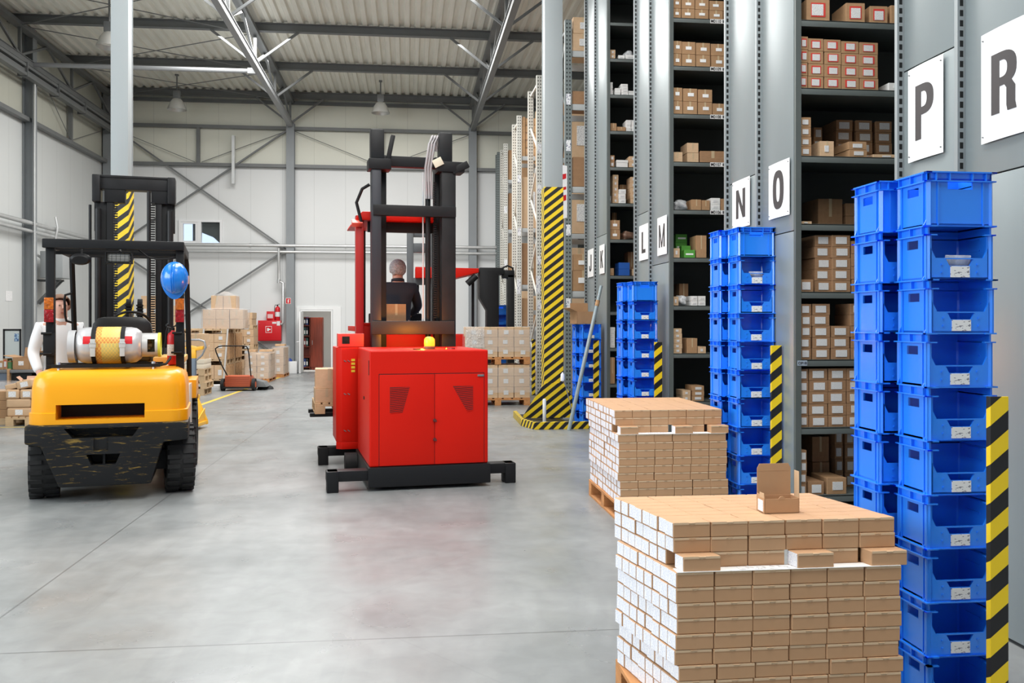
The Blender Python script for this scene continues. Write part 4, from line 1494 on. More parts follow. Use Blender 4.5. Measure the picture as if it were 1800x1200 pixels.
# open carton standing on the nearest load
zt = .1325 + 12 * .0587
px_, _ = aty(1371, 905, 3.52)
r = empty('open_carton', 'open upright carton standing on top of the nearest carton load', 'box', (px_, 3.50, zt), R(2))
w, d, h = .148, .075, .060
t = .0025
MB().box(-w / 2, w / 2, 0, d, 0, t).box(-w / 2, w / 2, d - t, d, 0, h).box(-w / 2, -w / 2 + t, 0, d, 0, h + .01).box(w / 2 - t, w / 2, 0, d, 0, h).box(-w / 2, w / 2, 0, t, 0, h - .002).build('body', CARD_P, r, smooth=False)
MB().prism([(-w / 2 + .002, h - .004), (w / 2 - .002, h - .004), (w / 2 - .002, h + .11), (w / 2 - .012, h + .128), (-w / 2 + .012, h + .128), (-w / 2 + .002, h + .11)], d, d + t, 'y', Matrix.Translation((0, 0, 0))).box(-w / 2 + .004, w / 2 - .004, d - .0005, d, h + .098, h + .1).build('lid', CARD_P, r, smooth=False)
MB().box(w / 2 - .001, w / 2 + .0015, .004, .045, h - .005, h + .105).build('side_flap', CARD_L, r, smooth=False)
MB().box(-w / 2 - .001, -w / 2 + .001, .004, .045, h, h + .02).build('side_flap', CARD_L, r, smooth=False)
MB().prism([(.0 + .014 * math.cos(R(a)), h - .006 + .014 * math.sin(R(a))) for a in range(0, 181, 20)], -.001, .002).build('tuck_tab', CARD_P, r, smooth=False)
MB().box(-w / 2 - .0013, -w / 2, .012, .06, .006, .05).build('side_label', PAPER_S, r, smooth=False)

# ================================================================ yellow forklift, seen from behind
def carve(o, cutter):
    """cut the shape gathered in CUTTER out of a mesh object"""
    bpy.context.view_layer.update()
    c = cutter.build('cutter', BLACK, None, smooth=False)
    m = o.modifiers.new('cut', 'BOOLEAN')
    m.object = c
    m.operation = 'DIFFERENCE'
    m.solver = 'EXACT'
    c.matrix_world = o.matrix_world
    bpy.context.view_layer.update()
    dg = bpy.context.evaluated_depsgraph_get()
    me = bpy.data.meshes.new_from_object(o.evaluated_get(dg))
    o.modifiers.clear()
    o.data = me
    bpy.data.objects.remove(c)
    return o


def rounded(x0, x1, y0, y1, rl, rr_, n=6):
    """outline with the two rear (y0) corners rounded, counter-clockwise from front left"""
    p = [(x0, y1)]
    for k in range(n + 1):
        a = R(180 + 90 * k / n)
        p.append((x0 + rl + rl * math.cos(a), y0 + rl + rl * math.sin(a)))
    for k in range(n + 1):
        a = R(270 + 90 * k / n)
        p.append((x1 - rr_ + rr_ * math.cos(a), y0 + rr_ + rr_ * math.sin(a)))
    p.append((x1, y1))
    return p


FL = empty('forklift', 'yellow gas forklift with black overhead guard, seen from behind', 'forklift', (-2.74, 8.93, 0), R(11))
# counterweight
prof = [(.695, .668, -.43), (.80, .668, -.43), (.806, .655, -.415), (.812, .655, -.415), (1.02, .648, -.41), (1.10, .635, -.395), (1.15, .605, -.36), (1.172, .555, -.30)]
rings = [[(x, y, z) for x, y in rounded(-hw, hw, y0, .42, .17, .17)] for z, hw, y0 in prof]
cw = MB().loft(rings).build('counterweight', YELLOW, FL)
carve(cw, MB().box(-.43, .30, -.6, -.12, .74, .872))
MB().box(-.43, .30, -.125, -.11, .74, .872).build('radiator_grille', BLACK, FL, smooth=False)
bp = MB().prism([(-.675, .700), (.675, .700), (.675, .535), (.46, .515), (.355, .145), (-.40, .145), (-.55, .515), (-.675, .535)], -.455, .05)
bpo = bp.build('bumper', scuffed_mat(), FL, .022, 2)
carve(bpo, MB().prism([(-.36, .665), (.26, .665), (.20, .578), (-.29, .578)], -.6, -.30))
carve(bpo, MB().prism([(-.18, .43), (.10, .43), (.06, .335), (-.14, .335)], -.6, -.25))
carve(bpo, MB().prism([(-.12, .60), (.0, .60), (.0, .46), (-.12, .46)], -.6, -.425))
MB().box(-.05, -.03, -.40, -.30, .33, .435).build('drawbar_pin', BLACK, FL)


def tyre(parent, x, y, r, w, yaw, label=None):
    wl = bpy.data.objects.new('wheel', MB().lathe([(r * .62, -w / 2), (r * .9, -w / 2), (r * .97, -w * .42), (r * .985, -w * .3), (r * .985, w * .3), (r * .97, w * .42), (r * .9, w / 2), (r * .62, w / 2), (r * .58, w * .3), (r * .58, -w * .3), (r * .62, -w / 2)], 40,
                                                  Matrix.Rotation(R(90), 4, 'Y')).mesh('tyre', RUBBER))
    COL.objects.link(wl)
    wl.parent = parent
    wl.location = (x, y, r)
    wl.rotation_euler = (0, 0, yaw)
    lug = MB()
    for k in range(22):
        a = 2 * math.pi * k / 22
        for s in (-1, 1):
            b_ = a + (.14 if s > 0 else 0)
            m = Matrix.Rotation(b_, 4, 'X') @ Matrix.Translation((s * w * .27, 0, r * .985))
            lug.box(-w * .22, w * .22, -.019, .019, -.012, .012, m)
    lug.build('tread', RUBBER, wl, smooth=False)
    hub = MB().lathe([(0, -w * .40), (r * .3, -w * .40), (r * .34, -w * .30), (r * .56, -w * .30), (r * .6, -w * .36), (r * .6, w * .36), (r * .56, w * .30), (r * .34, w * .30), (r * .3, w * .40), (0, w * .40)], 24, Matrix.Rotation(R(90), 4, 'Y'))
    for k in range(6):
        a = 2 * math.pi * k / 6
        hub.cyl((w * .3, r * .44 * math.cos(a), r * .44 * math.sin(a)), (w * .36, r * .44 * math.cos(a), r * .44 * math.sin(a)), .014, 6)
    hub.build('rim', mat('wheel_rim_dark', (.035, .036, .036), .55), wl)


tyre(FL, -.585, 0, .315, .25, R(7))
tyre(FL, .575, 0, .315, .25, R(7))
tyre(FL, -.56, 1.62, .37, .28, 0)
tyre(FL, .56, 1.62, .37, .28, 0)
MB().box(-.5, .5, -.09, .09, .22, .40).build('steer_axle', BLACK, FL, .01)
# chassis and side covers
MB().prism([(.35, .42), (.42, .95), (1.25, .95), (1.27, .78), (1.28, .42)], -.60, .60, 'x').build('chassis', mat('chassis_yellow', (.72, .40, .08), .4), FL, .01)
for s in (-1, 1):
    pl = MB().prism([(.30, .70), (.25, .36), (.62, .26), (1.18, .26), (1.22, .95), (.42, .98)], s * .60, s * .655, 'x')
    pl.build('side_panel', mat('pale_side_panel', (.62, .58, .50), .4, coat=.3), FL, .008)
    MB().prism([(1.20, .78), (1.2, .98), (2.0, .98), (2.04, .70), (1.98, .78)], s * .40, s * .70, 'x').build('fender', YELLOW, FL, .01)
    MB().box(s * .56 - .12, s * .56 + .12, .62, 1.16, .30, .35).build('step', BLACK, FL, .006)
MB().box(-.50, .50, 1.26, 2.0, .42, .55).build('floor_plate', BLACK, FL, .005)
MB().prism([(1.55, .5), (2.0, .5), (2.0, 1.25), (1.78, 1.32), (1.72, 1.05)], -.5, .5, 'x').build('dashboard', BLACK, FL, .015)
MB().box(-.42, .58, .42, 1.2, .95, 1.18).build('engine_hood', YELLOW, FL, .03)
MB().box(.30, .60, .6, 1.5, 1.19, 1.25).build('console', mat('console_yellow', (.75, .45, .12), .5), FL, .01)
# seat
st = MB().loft([[(sx_ * w_, y_ + dy * d_, z_) for sx_, dy in ((-1, -1), (-.6, -1.25), (.6, -1.25), (1, -1), (1, 1), (.6, 1.2), (-.6, 1.2), (-1, 1))] for z_, w_, d_, y_ in
                ((1.22, .25, .05, .80), (1.35, .285, .065, .79), (1.50, .285, .065, .77), (1.59, .27, .055, .755), (1.645, .22, .04, .745), (1.66, .16, .02, .74))])
VINYL = mat('black_vinyl', (.014, .014, .015), .35)
st.build('seat_backrest', VINYL, FL, .012)
MB().box(-.26, .26, .82, 1.28, 1.18, 1.30).build('seat_cushion', VINYL, FL, .04, 3)
# steering wheel
swm = Matrix.Translation((.02, 1.48, 1.60)) @ Matrix.Rotation(R(-38), 4, 'X')
pts = [tuple(swm @ Vector((.19 * math.cos(2 * math.pi * k / 28), .19 * math.sin(2 * math.pi * k / 28), 0))) for k in range(29)]
MB().tube(pts, .014, 8).build('steering_wheel', BLACK, FL)
sp = MB()
for a in (30, 150, 270):
    sp.bar(swm @ Vector((0, 0, -.02)), swm @ Vector((.185 * math.cos(R(a)), .185 * math.sin(R(a)), 0)), .03, .012)
sp.build('steering_spoke', CHROME, FL)
MB().cyl(swm @ Vector((0, 0, 0)), (.02, 1.72, 1.2), .028).build('steering_column', BLACK, FL)
# control levers
for x in (.40, .50):
    MB().cyl((x - .05, 1.30, 1.25), (x, 1.26, 1.56), .007, 8).lathe([(0, -.02), (.018, -.012), (.02, .005), (.012, .02), (0, .024)], 12, Matrix.Translation((x, 1.26, 1.57))).build('lever', BLACK, FL)
# overhead guard
gx, y0g, y1g = .575, .20, 1.52
for s in (-1, 1):
    MB().bar((s * gx, .24, 1.02), (s * gx, .22, 2.32), .075, .085).build('guard_leg', BLACK, FL, .01)
    MB().tube([(s * .60, 1.95, .95), (s * .60, 1.9, 1.15), (s * .585, 1.56, 2.25), (s * .575, 1.5, 2.34)], .028, 8).build('guard_leg', BLACK, FL)
    MB().bar((s * .575, y0g - .05, 2.345), (s * .575, y1g, 2.345), .07, .085).build('guard_side_rail', BLACK, FL, .008)
MB().bar((-.635, y0g - .03, 2.345), (.615, y0g - .03, 2.345), .07, .085).build('guard_rear_rail', BLACK, FL, .008)
MB().bar((-.60, y1g, 2.345), (.60, y1g, 2.345), .06, .07).build('guard_front_rail', BLACK, FL, .008)
for k in range(7):
    MB().bar((-.55, .36 + k * .165, 2.33), (.55, .36 + k * .165, 2.33), .022, .06).build('guard_slat', BLACK, FL, smooth=False)
MB().bar((-.55, .33, 2.27), (.55, .33, 2.27), .03, .03).build('guard_cross_tube', BLACK, FL, smooth=False)
gh = [(-.60, 1.62, 1.92), (-.655, 1.58, 1.90), (-.665, 1.6, 1.85), (-.665, 1.64, 1.68), (-.655, 1.66, 1.62), (-.60, 1.70, 1.60)]
MB().tube(gh, .013, 8).build('grab_handle', BLACK, FL)
# lamps under the guard
lm = MB().lathe([(0, -.03), (.055, -.03), (.075, -.01), (.075, .02), (.04, .045), (0, .05)], 18, Matrix.Translation((-.31, .16, 2.20)) @ Matrix.Rotation(R(-70), 4, 'X') @ Matrix.Scale(1.25, 4, (1, 0, 0)) @ Matrix.Scale(.72, 4, (0, 1, 0))).cyl((-.31, .2, 2.2), (-.31, .26, 2.30), .012, 8)
lm.build('work_lamp', BLACK, FL)
wl = MB().box(-.075, .135, .12, .19, 2.175, 2.265).build('work_lamp', mat('lamp_reflector', (.42, .42, .40), .25), FL, .025, 3)
gd = MB()
for k in range(6):
    gd.box(-.07 + k * .038, -.067 + k * .038, .105, .112, 2.17, 2.27)
for k in range(4):
    gd.box(-.085, .145, .105, .112, 2.18 + k * .025, 2.183 + k * .025)
gd.box(-.09, -.08, .10, .19, 2.165, 2.275).box(.14, .15, .10, .19, 2.165, 2.275).box(-.09, .15, .10, .19, 2.268, 2.276).box(-.09, .15, .10, .19, 2.164, 2.172)
gd.build('lamp_guard', BLACK, wl, smooth=False)
MB().cyl((.03, .17, 2.26), (.03, .24, 2.31), .014, 8).build('lamp_bracket', BLACK, wl)
MB().tube([(.2, .2, 2.3), (.28, .18, 2.24), (.36, .18, 2.215), (.46, .19, 2.22), (.56, .2, 2.25)], .008, 6).build('lamp_cable', BLACK, FL)
# tail lamps on the rear legs
AMB = mat('amber_lens', (.50, .12, .008), .15, 0, .35, 40, .5)
REDL = mat('red_lens', (.28, .004, .008), .15, 0, .35, 40, .5)
for s in (-1, 1):
    t = MB().box(s * .575 - .04, s * .575 + .04, .13, .185, 1.605, 1.835).build('tail_lamp', BLACK, FL, .006)
    MB().box(s * .575 - .04, s * .575 + .04, .118, .132, 1.725, 1.835).build('amber_lens', AMB, t, .004)
    MB().box(s * .575 - .04, s * .575 + .04, .118, .132, 1.605, 1.722).build('red_lens', REDL, t, .004)
    MB().box(s * .575 - .055, s * .575 + .045, .16, .19, 1.29, 1.50).cyl((s * .575 - .07, .15, 1.5), (s * .575 + .02, .15, 1.5), .012, 8).cyl((s * .575 - .08, .15, 1.31), (s * .575 + .02, .15, 1.31), .010, 8).build('leg_bracket', BLACK, FL, .004)
MB().bar((-.60, .17, 1.20), (-.42, .17, 1.205), .012).build('leg_hook', BLACK, FL)
# cylinder tray on the counterweight
tr = MB().bar((-.50, -.20, 1.205), (.42, -.20, 1.205), .035, .03).bar((-.50, .18, 1.205), (.42, .18, 1.205), .035, .03)
for x in (-.44, -.16, .12, .36):
    tr.bar((x, -.21, 1.20), (x, .19, 1.20), .035, .022)
tr.tube([(.42, -.20, 1.205), (.47, -.20, 1.215), (.50, -.16, 1.26), (.50, -.05, 1.27)], .012, 8)
tr.build('cylinder_tray', BLACK, FL, smooth=False)
for x in (-.44, .36):
    MB().cyl((x, -.2, 1.165), (x, -.2, 1.235), .012, 8).cyl((x, -.2, 1.22), (x, -.2, 1.24), .02, 8).build('tray_bolt', CHROME, FL)
# mast
MX = .33
mz = 3.28
for s in (-1, 1):
    MB().box(s * MX - .085, s * MX + .085, 2.10, 2.24, .12, 2.99).box(s * MX - .105, s * MX + .105, 2.12, 2.22, 2.65, 2.99).build('mast_channel', BLACK_M, FL, .01)
    MB().box(s * (MX - .07) - .035, s * (MX - .07) + .035, 2.06, 2.20, .3, mz - .1).build('mast_inner_channel', BLACK, FL, .006)
    MB().cyl((s * (MX + .055), 2.05, .4), (s * (MX + .055), 2.05, 2.9), .035, 14).build('lift_cylinder', BLACK_M, FL)
    ch = MB()
    for k in range(70):
        ch.box(s * .20 - .022, s * .20 + .022, 2.04, 2.06, 1.05 + k * .028, 1.05 + k * .028 + .016)
    ch.build('lift_chain', BLACK, FL, smooth=False)
MB().cyl((.155, 2.05, .5), (.155, 2.05, 3.12), .022, 12).build('hydraulic_tube', BLACK_M, FL)
MB().cyl((-.475, 2.1, .5), (-.475, 2.1, 2.95), .016, 10).build('hydraulic_tube', BLACK_M, FL)
MB().box(-.43, .43, 2.04, 2.22, mz - .15, mz).box(-.445, -.36, 2.0, 2.24, mz - .30, mz + .01).box(.36, .445, 2.0, 2.24, mz - .30, mz + .01).box(-.445, .445, 2.03, 2.06, mz - .02, mz + .012).build('mast_crosshead', BLACK_M, FL, .012)
MB().box(-.32, -.10, 2.05, 2.2, mz - .3, mz - .1).build('chain_anchor', BLACK, FL, .01)
MB().box(.18, .40, 2.05, 2.2, mz - .3, mz - .1).build('chain_anchor', BLACK, FL, .01)
MB().box(-.40, .40, 2.08, 2.2, .62, .76).build('mast_tie', BLACK_M, FL, .006)
MB().box(-.40, .40, 2.1, 2.2, 1.35, 1.43).build('mast_tie', BLACK_M, FL, .006)
# lift carriage with chain rollers, forks lowered
cr = MB().box(-.52, .52, 2.28, 2.34, .28, .38).box(-.52, .52, 2.28, 2.34, .62, .72)
for x in (-.5, -.25, 0, .25, .5):
    cr.box(x - .018, x + .018, 2.30, 2.33, .7, 1.35)
cr.box(-.52, .52, 2.30, 2.33, 1.33, 1.37)
cr.build('load_carriage', BLACK, FL, smooth=False)
for s in (-1, 1):
    MB().prism([(2.34, .72), (2.385, .72), (2.39, .12), (3.4, .085), (3.42, .07), (2.34, .07)], s * .28 - .055, s * .28 + .055, 'x').build('fork', BLACK_M, FL, .006)
rl = MB()
for x in (-.06, .06):
    rl.cyl((x - .025, 2.05, 1.82), (x + .025, 2.05, 1.82), .055, 18).box(x - .03, x + .03, 2.03, 2.07, 1.3, 1.8)
    for k in range(14):
        rl.box(x - .038, x + .038, 2.0, 2.03, 1.32 + k * .036, 1.34 + k * .036)
rl.build('hose_sheave', BLACK, FL)

# gas cylinder strapped on the tray
fl_mat = FL.matrix_basis.copy()
def fl_pt(x, y, z=0):
    a = R(11)
    return (-2.74 + x * math.cos(a) - y * math.sin(a), 8.93 + x * math.sin(a) + y * math.cos(a), z)


GC = empty('gas_cylinder', 'silver gas cylinder with yellow mesh sleeve strapped behind the forklift seat', 'gas cylinder', fl_pt(-.035, -.01, 1.39), R(11))
SILV = mat('silver_cylinder_paint', (.56, .56, .57), .3, .25)
ax = Matrix.Rotation(R(90), 4, 'Y')
MB().lathe([(0, -.30), (.07, -.298), (.13, -.275), (.160, -.235), (.168, -.19), (.168, .19), (.160, .235), (.13, .275), (.07, .298), (0, .30)], 40, ax).build('tank_shell', SILV, GC)
sl = mat('yellow_mesh_sleeve', (.72, .52, .12), .45)
nt, N, L, P = nodes_of(sl)
tc = N.new('ShaderNodeTexCoord')
sx = N.new('ShaderNodeSeparateXYZ')
L.new(tc.outputs['Object'], sx.inputs[0])
ang = math_node(N, L, 'MULTIPLY', math_node(N, L, 'ARCTAN2', sx.outputs[2], sx.outputs[1]), .168)
gs = []
for sgn in (1, -1):
    d = math_node(N, L, 'ADD', sx.outputs[0], math_node(N, L, 'MULTIPLY', ang, sgn * .75))
    f = math_node(N, L, 'FRACT', math_node(N, L, 'ADD', math_node(N, L, 'DIVIDE', d, .030), 40.0))
    gs.append(math_node(N, L, 'LESS_THAN', f, .16))
g_ = math_node(N, L, 'MAXIMUM', gs[0], gs[1])
edge = math_node(N, L, 'LESS_THAN', sx.outputs[0], -.055)
top = math_node(N, L, 'MULTIPLY', math_node(N, L, 'GREATER_THAN', sx.outputs[2], .02), math_node(N, L, 'LESS_THAN', sx.outputs[2], .075))
eo = math_node(N, L, 'MAXIMUM', edge, top)
m1 = N.new('ShaderNodeMix')
m1.data_type = 'RGBA'
L.new(eo, m1.inputs[0])
m1.inputs[6].default_value = (.62, .50, .16, 1)
m1.inputs[7].default_value = (.68, .26, .06, 1)
m2 = N.new('ShaderNodeMix')
m2.data_type = 'RGBA'
L.new(g_, m2.inputs[0])
L.new(m1.outputs[2], m2.inputs[6])
m2.inputs[7].default_value = (.86, .60, .12, 1)
L.new(m2.outputs[2], P.inputs['Base Color'])
MB().lathe([(.169, -.105), (.172, -.1), (.172, .1), (.169, .105)], 40, ax).build('mesh_sleeve', sl, GC)
for x0, x1 in ((-.21, -.135), (.135, .21)):
    MB().add(*[(lambda vv, ff: (vv, ff))([(x, .1695 * math.cos(a), .1695 * math.sin(a)) for x in (x0, x1) for a in [R(150 + 25 * k / 6) for k in range(7)]], [(k, k + 1, 8 + k, 7 + k) for k in range(6)])][0]).build('red_band', RED, GC)
STRAP = mat('strap_steel', (.66, .66, .64), .35, .4)
for x in (-.125, .125):
    MB().lathe([(.171, -.019), (.1755, -.018), (.1755, .018), (.171, .019)], 36, Matrix.Translation((x, 0, 0)) @ ax).build('strap', BLACK, GC)
    bk = MB().box(x - .022, x + .022, -.186, -.17, -.10, .06).box(x - .028, x + .028, -.19, -.172, -.02, .02).build('buckle', STRAP, GC, .004)
    MB().cyl((x - .03, -.188, .02), (x + .03, -.188, .02), .006, 8).build('buckle_pin', CHROME, bk)
cl = MB().lathe([(.105, 0), (.112, 0), (.112, .16), (.105, .16), (.105, 0)], 32, Matrix.Translation((.285, 0, 0)) @ ax).build('valve_collar', mat('collar_paint', (.60, .59, .58), .35, .2), GC)
carve(cl, MB().box(.335, .40, -.3, -.02, -.065, .055))
MB().lathe([(.113, .140), (.116, .14), (.116, .165), (.103, .165), (.103, .14)], 32, Matrix.Translation((.285, 0, 0)) @ ax).build('collar_edge', mat('collar_yellow', (.70, .68, .08), .4), GC)
MB().cyl((.29, 0, 0), (.37, 0, 0), .03).cyl((.34, 0, -.04), (.34, 0, .05), .018).build('valve', mat('brass_valve', (.30, .17, .07), .4, .5), GC)
MB().lathe([(.14, 0), (.15, 0), (.15, .06), (.14, .06), (.14, 0)], 32, Matrix.Translation((-.345, 0, -.01)) @ ax).lathe([(0, 0), (.14, 0), (.14, .004), (0, .004)], 32, Matrix.Translation((-.335, 0, -.01)) @ ax).build('foot_ring', SILV, GC)

# blue helmet hung on the right rear leg
HX, HZ = aty(305, 493, 8.86)
HB = mat('helmet_blue', (.008, .20, .72), .25, coat=.4)
H = empty('safety_helmet', 'bright blue safety helmet hung on the forklift rear leg', 'helmet', (HX, 8.90, HZ + .02), R(6))
rows = []
nu, nv = 32, 12
for i in range(nv + 1):
    t = i / nv * math.pi / 2
    ring = []
    for k in range(nu):
        a = 2 * math.pi * k / nu
        rx, rz_ = .118 * math.cos(t), .150 * math.cos(t)
        ridge = .010 * math.exp(-((math.cos(a) * math.cos(t)) / .10) ** 2) * (1 if t > .15 else .5)
        ring.append((rx * math.cos(a), -.135 * math.sin(t) - ridge, rz_ * math.sin(a)))
    rows.append(ring)
MB().loft(rows, cap=False).build('shell', HB, H)
br = []
for k in range(nu):
    a = 2 * math.pi * k / nu
    br.append(a)
vs, fs = [], []
for a in br:
    c, s_ = math.cos(a), math.sin(a)
    pk = max(0, -s_) ** 2 * .035
    vs += [(.115 * c, -.004, .147 * s_), ((.125 + .0 * pk) * c, .004, (.160 + pk) * s_), ((.125) * c, .010, (.158 + pk) * s_), (.112 * c, .004, .144 * s_)]
for k in range(nu):
    j = (k + 1) % nu
    for q in range(4):
        q2 = (q + 1) % 4
        fs.append((k * 4 + q, j * 4 + q, j * 4 + q2, k * 4 + q2))
MB().add(vs, fs).build('brim', HB, H)
for x in (-.016, .016):
    MB().tube([(x, -.135 * math.sin(t) - .011, .150 * math.cos(t) * sg) for sg, t in [(1, R(25)), (1, R(45)), (1, R(65)), (1, R(88)), (-1, R(65)), (-1, R(45)), (-1, R(25))]], .004, 6).build('crown_rib', HB, H)
MB().box(.10, .128, .0, .03, -.05, .03).build('chin_pad', mat('pink_pad', (.65, .40, .35), .6), H, .008)
MB().tube([(0, .01, .15), (0, .02, .175), (0, .05, .18)], .004, 6).build('hang_loop', BLACK, H)

def extinguisher(name, label, loc, r, h):
    e = empty(name, label, 'fire extinguisher', loc)
    MB().lathe([(0, 0), (r * .9, 0), (r, .015), (r, h * .78), (r * .85, h * .86), (r * .35, h * .92), (r * .3, h * .95), (0, h * .95)], 20).build('cylinder', RED, e)
    MB().lathe([(r * 1.01, h * .25), (r * 1.015, h * .26), (r * 1.015, h * .55), (r * 1.01, h * .56)], 20).build('paper_label', PAPER, e)
    MB().cyl((0, 0, h * .9), (0, 0, h * 1.03), r * .3, 10).bar((-r * .3, 0, h * 1.03), (r * .9, 0, h * 1.1), .02, .012).build('valve_head', BLACK, e)
    MB().tube([(-r * .3, 0, h), (-r * .9, -.01, h * 1.04), (-r * 1.15, -.01, h * .9), (-r * 1.1, -.01, h * .5)], .009, 8).build('hose', BLACK, e)
    return e


extinguisher('fire_extinguisher', 'red fire extinguisher behind the forklift right rear leg', fl_pt(.50, .42, 1.182), .055, .36)

# ================================================================ people
SKIN = mat('skin', (.60, .33, .25), .5)


def skinned(name, nodes, edges, m, parent, root=0, levels=2):
    """one continuous surface grown round a skeleton: nodes = (position, radius or (rx, ry))"""
    me = bpy.data.meshes.new(name)
    me.from_pydata([n[0] for n in nodes], edges, [])
    o = bpy.data.objects.new(name, me)
    COL.objects.link(o)
    o.parent = parent
    sk = o.modifiers.new('skin', 'SKIN')
    sk.use_smooth_shade = True
    for i, n in enumerate(nodes):
        r = n[1]
        me.skin_vertices[0].data[i].radius = r if isinstance(r, tuple) else (r, r)
        me.skin_vertices[0].data[i].use_root = i == root
    sb = o.modifiers.new('subdivision', 'SUBSURF')
    sb.levels = sb.render_levels = levels
    bpy.context.view_layer.update()
    dg = bpy.context.evaluated_depsgraph_get()
    new = bpy.data.meshes.new_from_object(o.evaluated_get(dg))
    o.modifiers.clear()
    o.data = new
    new.name = name
    new.materials.clear()
    new.materials.append(m)
    for p in new.polygons:
        p.use_smooth = True
    return o


def person(label, loc, rz, pose, top, bottom, hair, bald=False, sc=1.0, coat_long=False):
    """faces -y before turning; POSE gives elbow and wrist of each arm (x for the left arm positive)"""
    P = empty('person', label, 'person', loc, rz)
    P.scale = (sc, sc, sc)
    N, E = [], []

    def add(p, r, prev=None):
        N.append((p, r))
        if prev is not None:
            E.append((prev, len(N) - 1))
        return len(N) - 1
    pel = add((0, 0, .96), (.155, .115))
    wai = add((0, 0, 1.10), (.145, .11), pel)
    che = add((0, .005, 1.28), (.165, .12), wai)
    ubr = add((0, .01, 1.41), (.13, .095), che)
    nk = add((0, .012, 1.50), .058, ubr)
    jw = add((0, -.012, 1.575), (.066, .075), nk)
    hd = add((0, -.005, 1.655), (.079, .094), jw)
    add((0, .003, 1.725), (.058, .07), hd)
    arm_nodes = {}
    for s in (-1, 1):
        sh = add((s * .175, .012, 1.43), .062, ubr)
        el_p, wr_p = pose[0 if s < 0 else 1]
        el = add(el_p, .043, sh)
        mid = tuple((a * .6 + b * .4) for a, b in zip(el_p, wr_p))
        fa = add(mid, .041, el)
        wr = add(wr_p, (.028, .026), fa)
        d = (Vector(wr_p) - Vector(el_p)).normalized()
        side = Vector((1, 0, 0)) - d * d.x
        side.normalize()
        nrm = d.cross(side)
        pm = add(tuple(Vector(wr_p) + d * .055), (.036, .018), wr)
        for q, (off, ln) in enumerate(((-.030, .066), (-.010, .076), (.010, .072), (.029, .058))):
            k1 = add(tuple(Vector(wr_p) + d * .090 + side * off), .0105, pm)
            bend = nrm * (-.012 if nrm.z > 0 else .012)
            k2 = add(tuple(Vector(wr_p) + d * (.090 + ln * .55) + side * off * 1.1 + bend * .6), .0088, k1)
            add(tuple(Vector(wr_p) + d * (.090 + ln) + side * off * 1.1 + bend * 2.0), .0075, k2)
        t1 = add(tuple(Vector(wr_p) + d * .035 - side * s * .040), .012, wr)
        add(tuple(Vector(wr_p) + d * .080 - side * s * .058 + nrm * .006), .0095, t1)
        arm_nodes[s] = (el_p, wr_p)
    for s in (-1, 1):
        hp = add((s * .09, 0, .88), .092, pel)
        kn = add((s * .105, -.015, .50), .060, hp)
        cf = add((s * .108, .012, .36), .056, kn)
        an = add((s * .11, .02, .09), .038, cf)
        add((s * .12, -.10, .035), (.04, .03), an)
    skinned('body', N, E, SKIN, P)
    # clothing over the body
    N, E = [], []
    lo = .72 if coat_long else .92
    b0 = add((0, 0, lo), (.185, .14))
    b1 = add((0, 0, 1.10), (.165, .128), b0)
    b2 = add((0, .006, 1.28), (.185, .138), b1)
    b3 = add((0, .012, 1.42), (.135, .105), b2)
    add((0, .018, 1.495), (.088, .082), b3)
    for s in (-1, 1):
        el_p, wr_p = arm_nodes[s]
        a = add((s * .185, .014, 1.43), .078, b3)
        c = add(el_p, .060, a)
        add(tuple(Vector(el_p).lerp(Vector(wr_p), .93)), .046, c)
    j = skinned('jacket', N, E, top, P)
    cl = MB().lathe([(.074, 0), (.083, .01), (.080, .040), (.070, .042), (.066, .01)], 20, Matrix.Translation((0, .012, 1.49)) @ Matrix.Rotation(R(10), 4, 'X'))
    cl.build('collar', top, P)
    N, E = [], []
    p0 = add((0, 0, 1.0), (.168, .128))
    p1 = add((0, 0, .92), (.165, .13), p0)
    for s in (-1, 1):
        h = add((s * .095, 0, .84), .108, p1)
        k = add((s * .105, -.012, .50), .078, h)
        add((s * .11, .015, .09), .062, k)
    skinned('trousers', N, E, bottom, P)
    for s in (-1, 1):
        MB().loft([[(s * .115 + w * c, -.045 + ln * s2, z) for c, s2 in [(math.cos(2 * math.pi * k / 14), math.sin(2 * math.pi * k / 14)) for k in range(14)]] for z, w, ln in ((0, .045, .13), (.03, .05, .135), (.06, .045, .11), (.10, .04, .07))]).build('shoe', BLACK, P)
    # hair, ears, nose, eyes, mouth
    hb = bmesh.new()
    bmesh.ops.create_icosphere(hb, subdivisions=4, radius=1)
    kill = []
    for v in hb.verts:
        x, y, z = v.co
        if (y < -.2 and z < .55) or z < (-.8 if y > .1 else -.45):
            kill.append(v)
        elif bald and z > .72 - .25 * max(0, -y):
            kill.append(v)
    bmesh.ops.delete(hb, geom=kill, context='VERTS')
    rr = random.Random(5)
    for v in hb.verts:
        n_ = 1 + rr.uniform(-.02, .03)
        v.co = (v.co.x * .103 * n_, v.co.y * .118 * n_ + .004, v.co.z * .112 * n_ + 1.665)
    me = bpy.data.meshes.new('hair')
    hb.to_mesh(me)
    hb.free()
    for p in me.polygons:
        p.use_smooth = True
    me.materials.append(hair)
    ho = obj('hair', me, P)
    ho.modifiers.new('thickness', 'SOLIDIFY').thickness = .012
    for s in (-1, 1):
        MB().lathe([(0, -.012), (.02, -.010), (.028, 0), (.02, .010), (0, .008)], 12, Matrix.Translation((s * .089, .008, 1.635)) @ Matrix.Rotation(R(90), 4, 'Y') @ Matrix.Scale(.6, 4, (0, 1, 0))).build('ear', SKIN, P)
        MB().lathe([(0, -.008), (.008, -.004), (.009, 0), (.006, .006), (0, .008)], 10, Matrix.Translation((s * .031, -.088, 1.655)) @ Matrix.Rotation(R(90), 4, 'X')).build('eye', mat('eye_dark', (.16, .11, .08), .3), P)
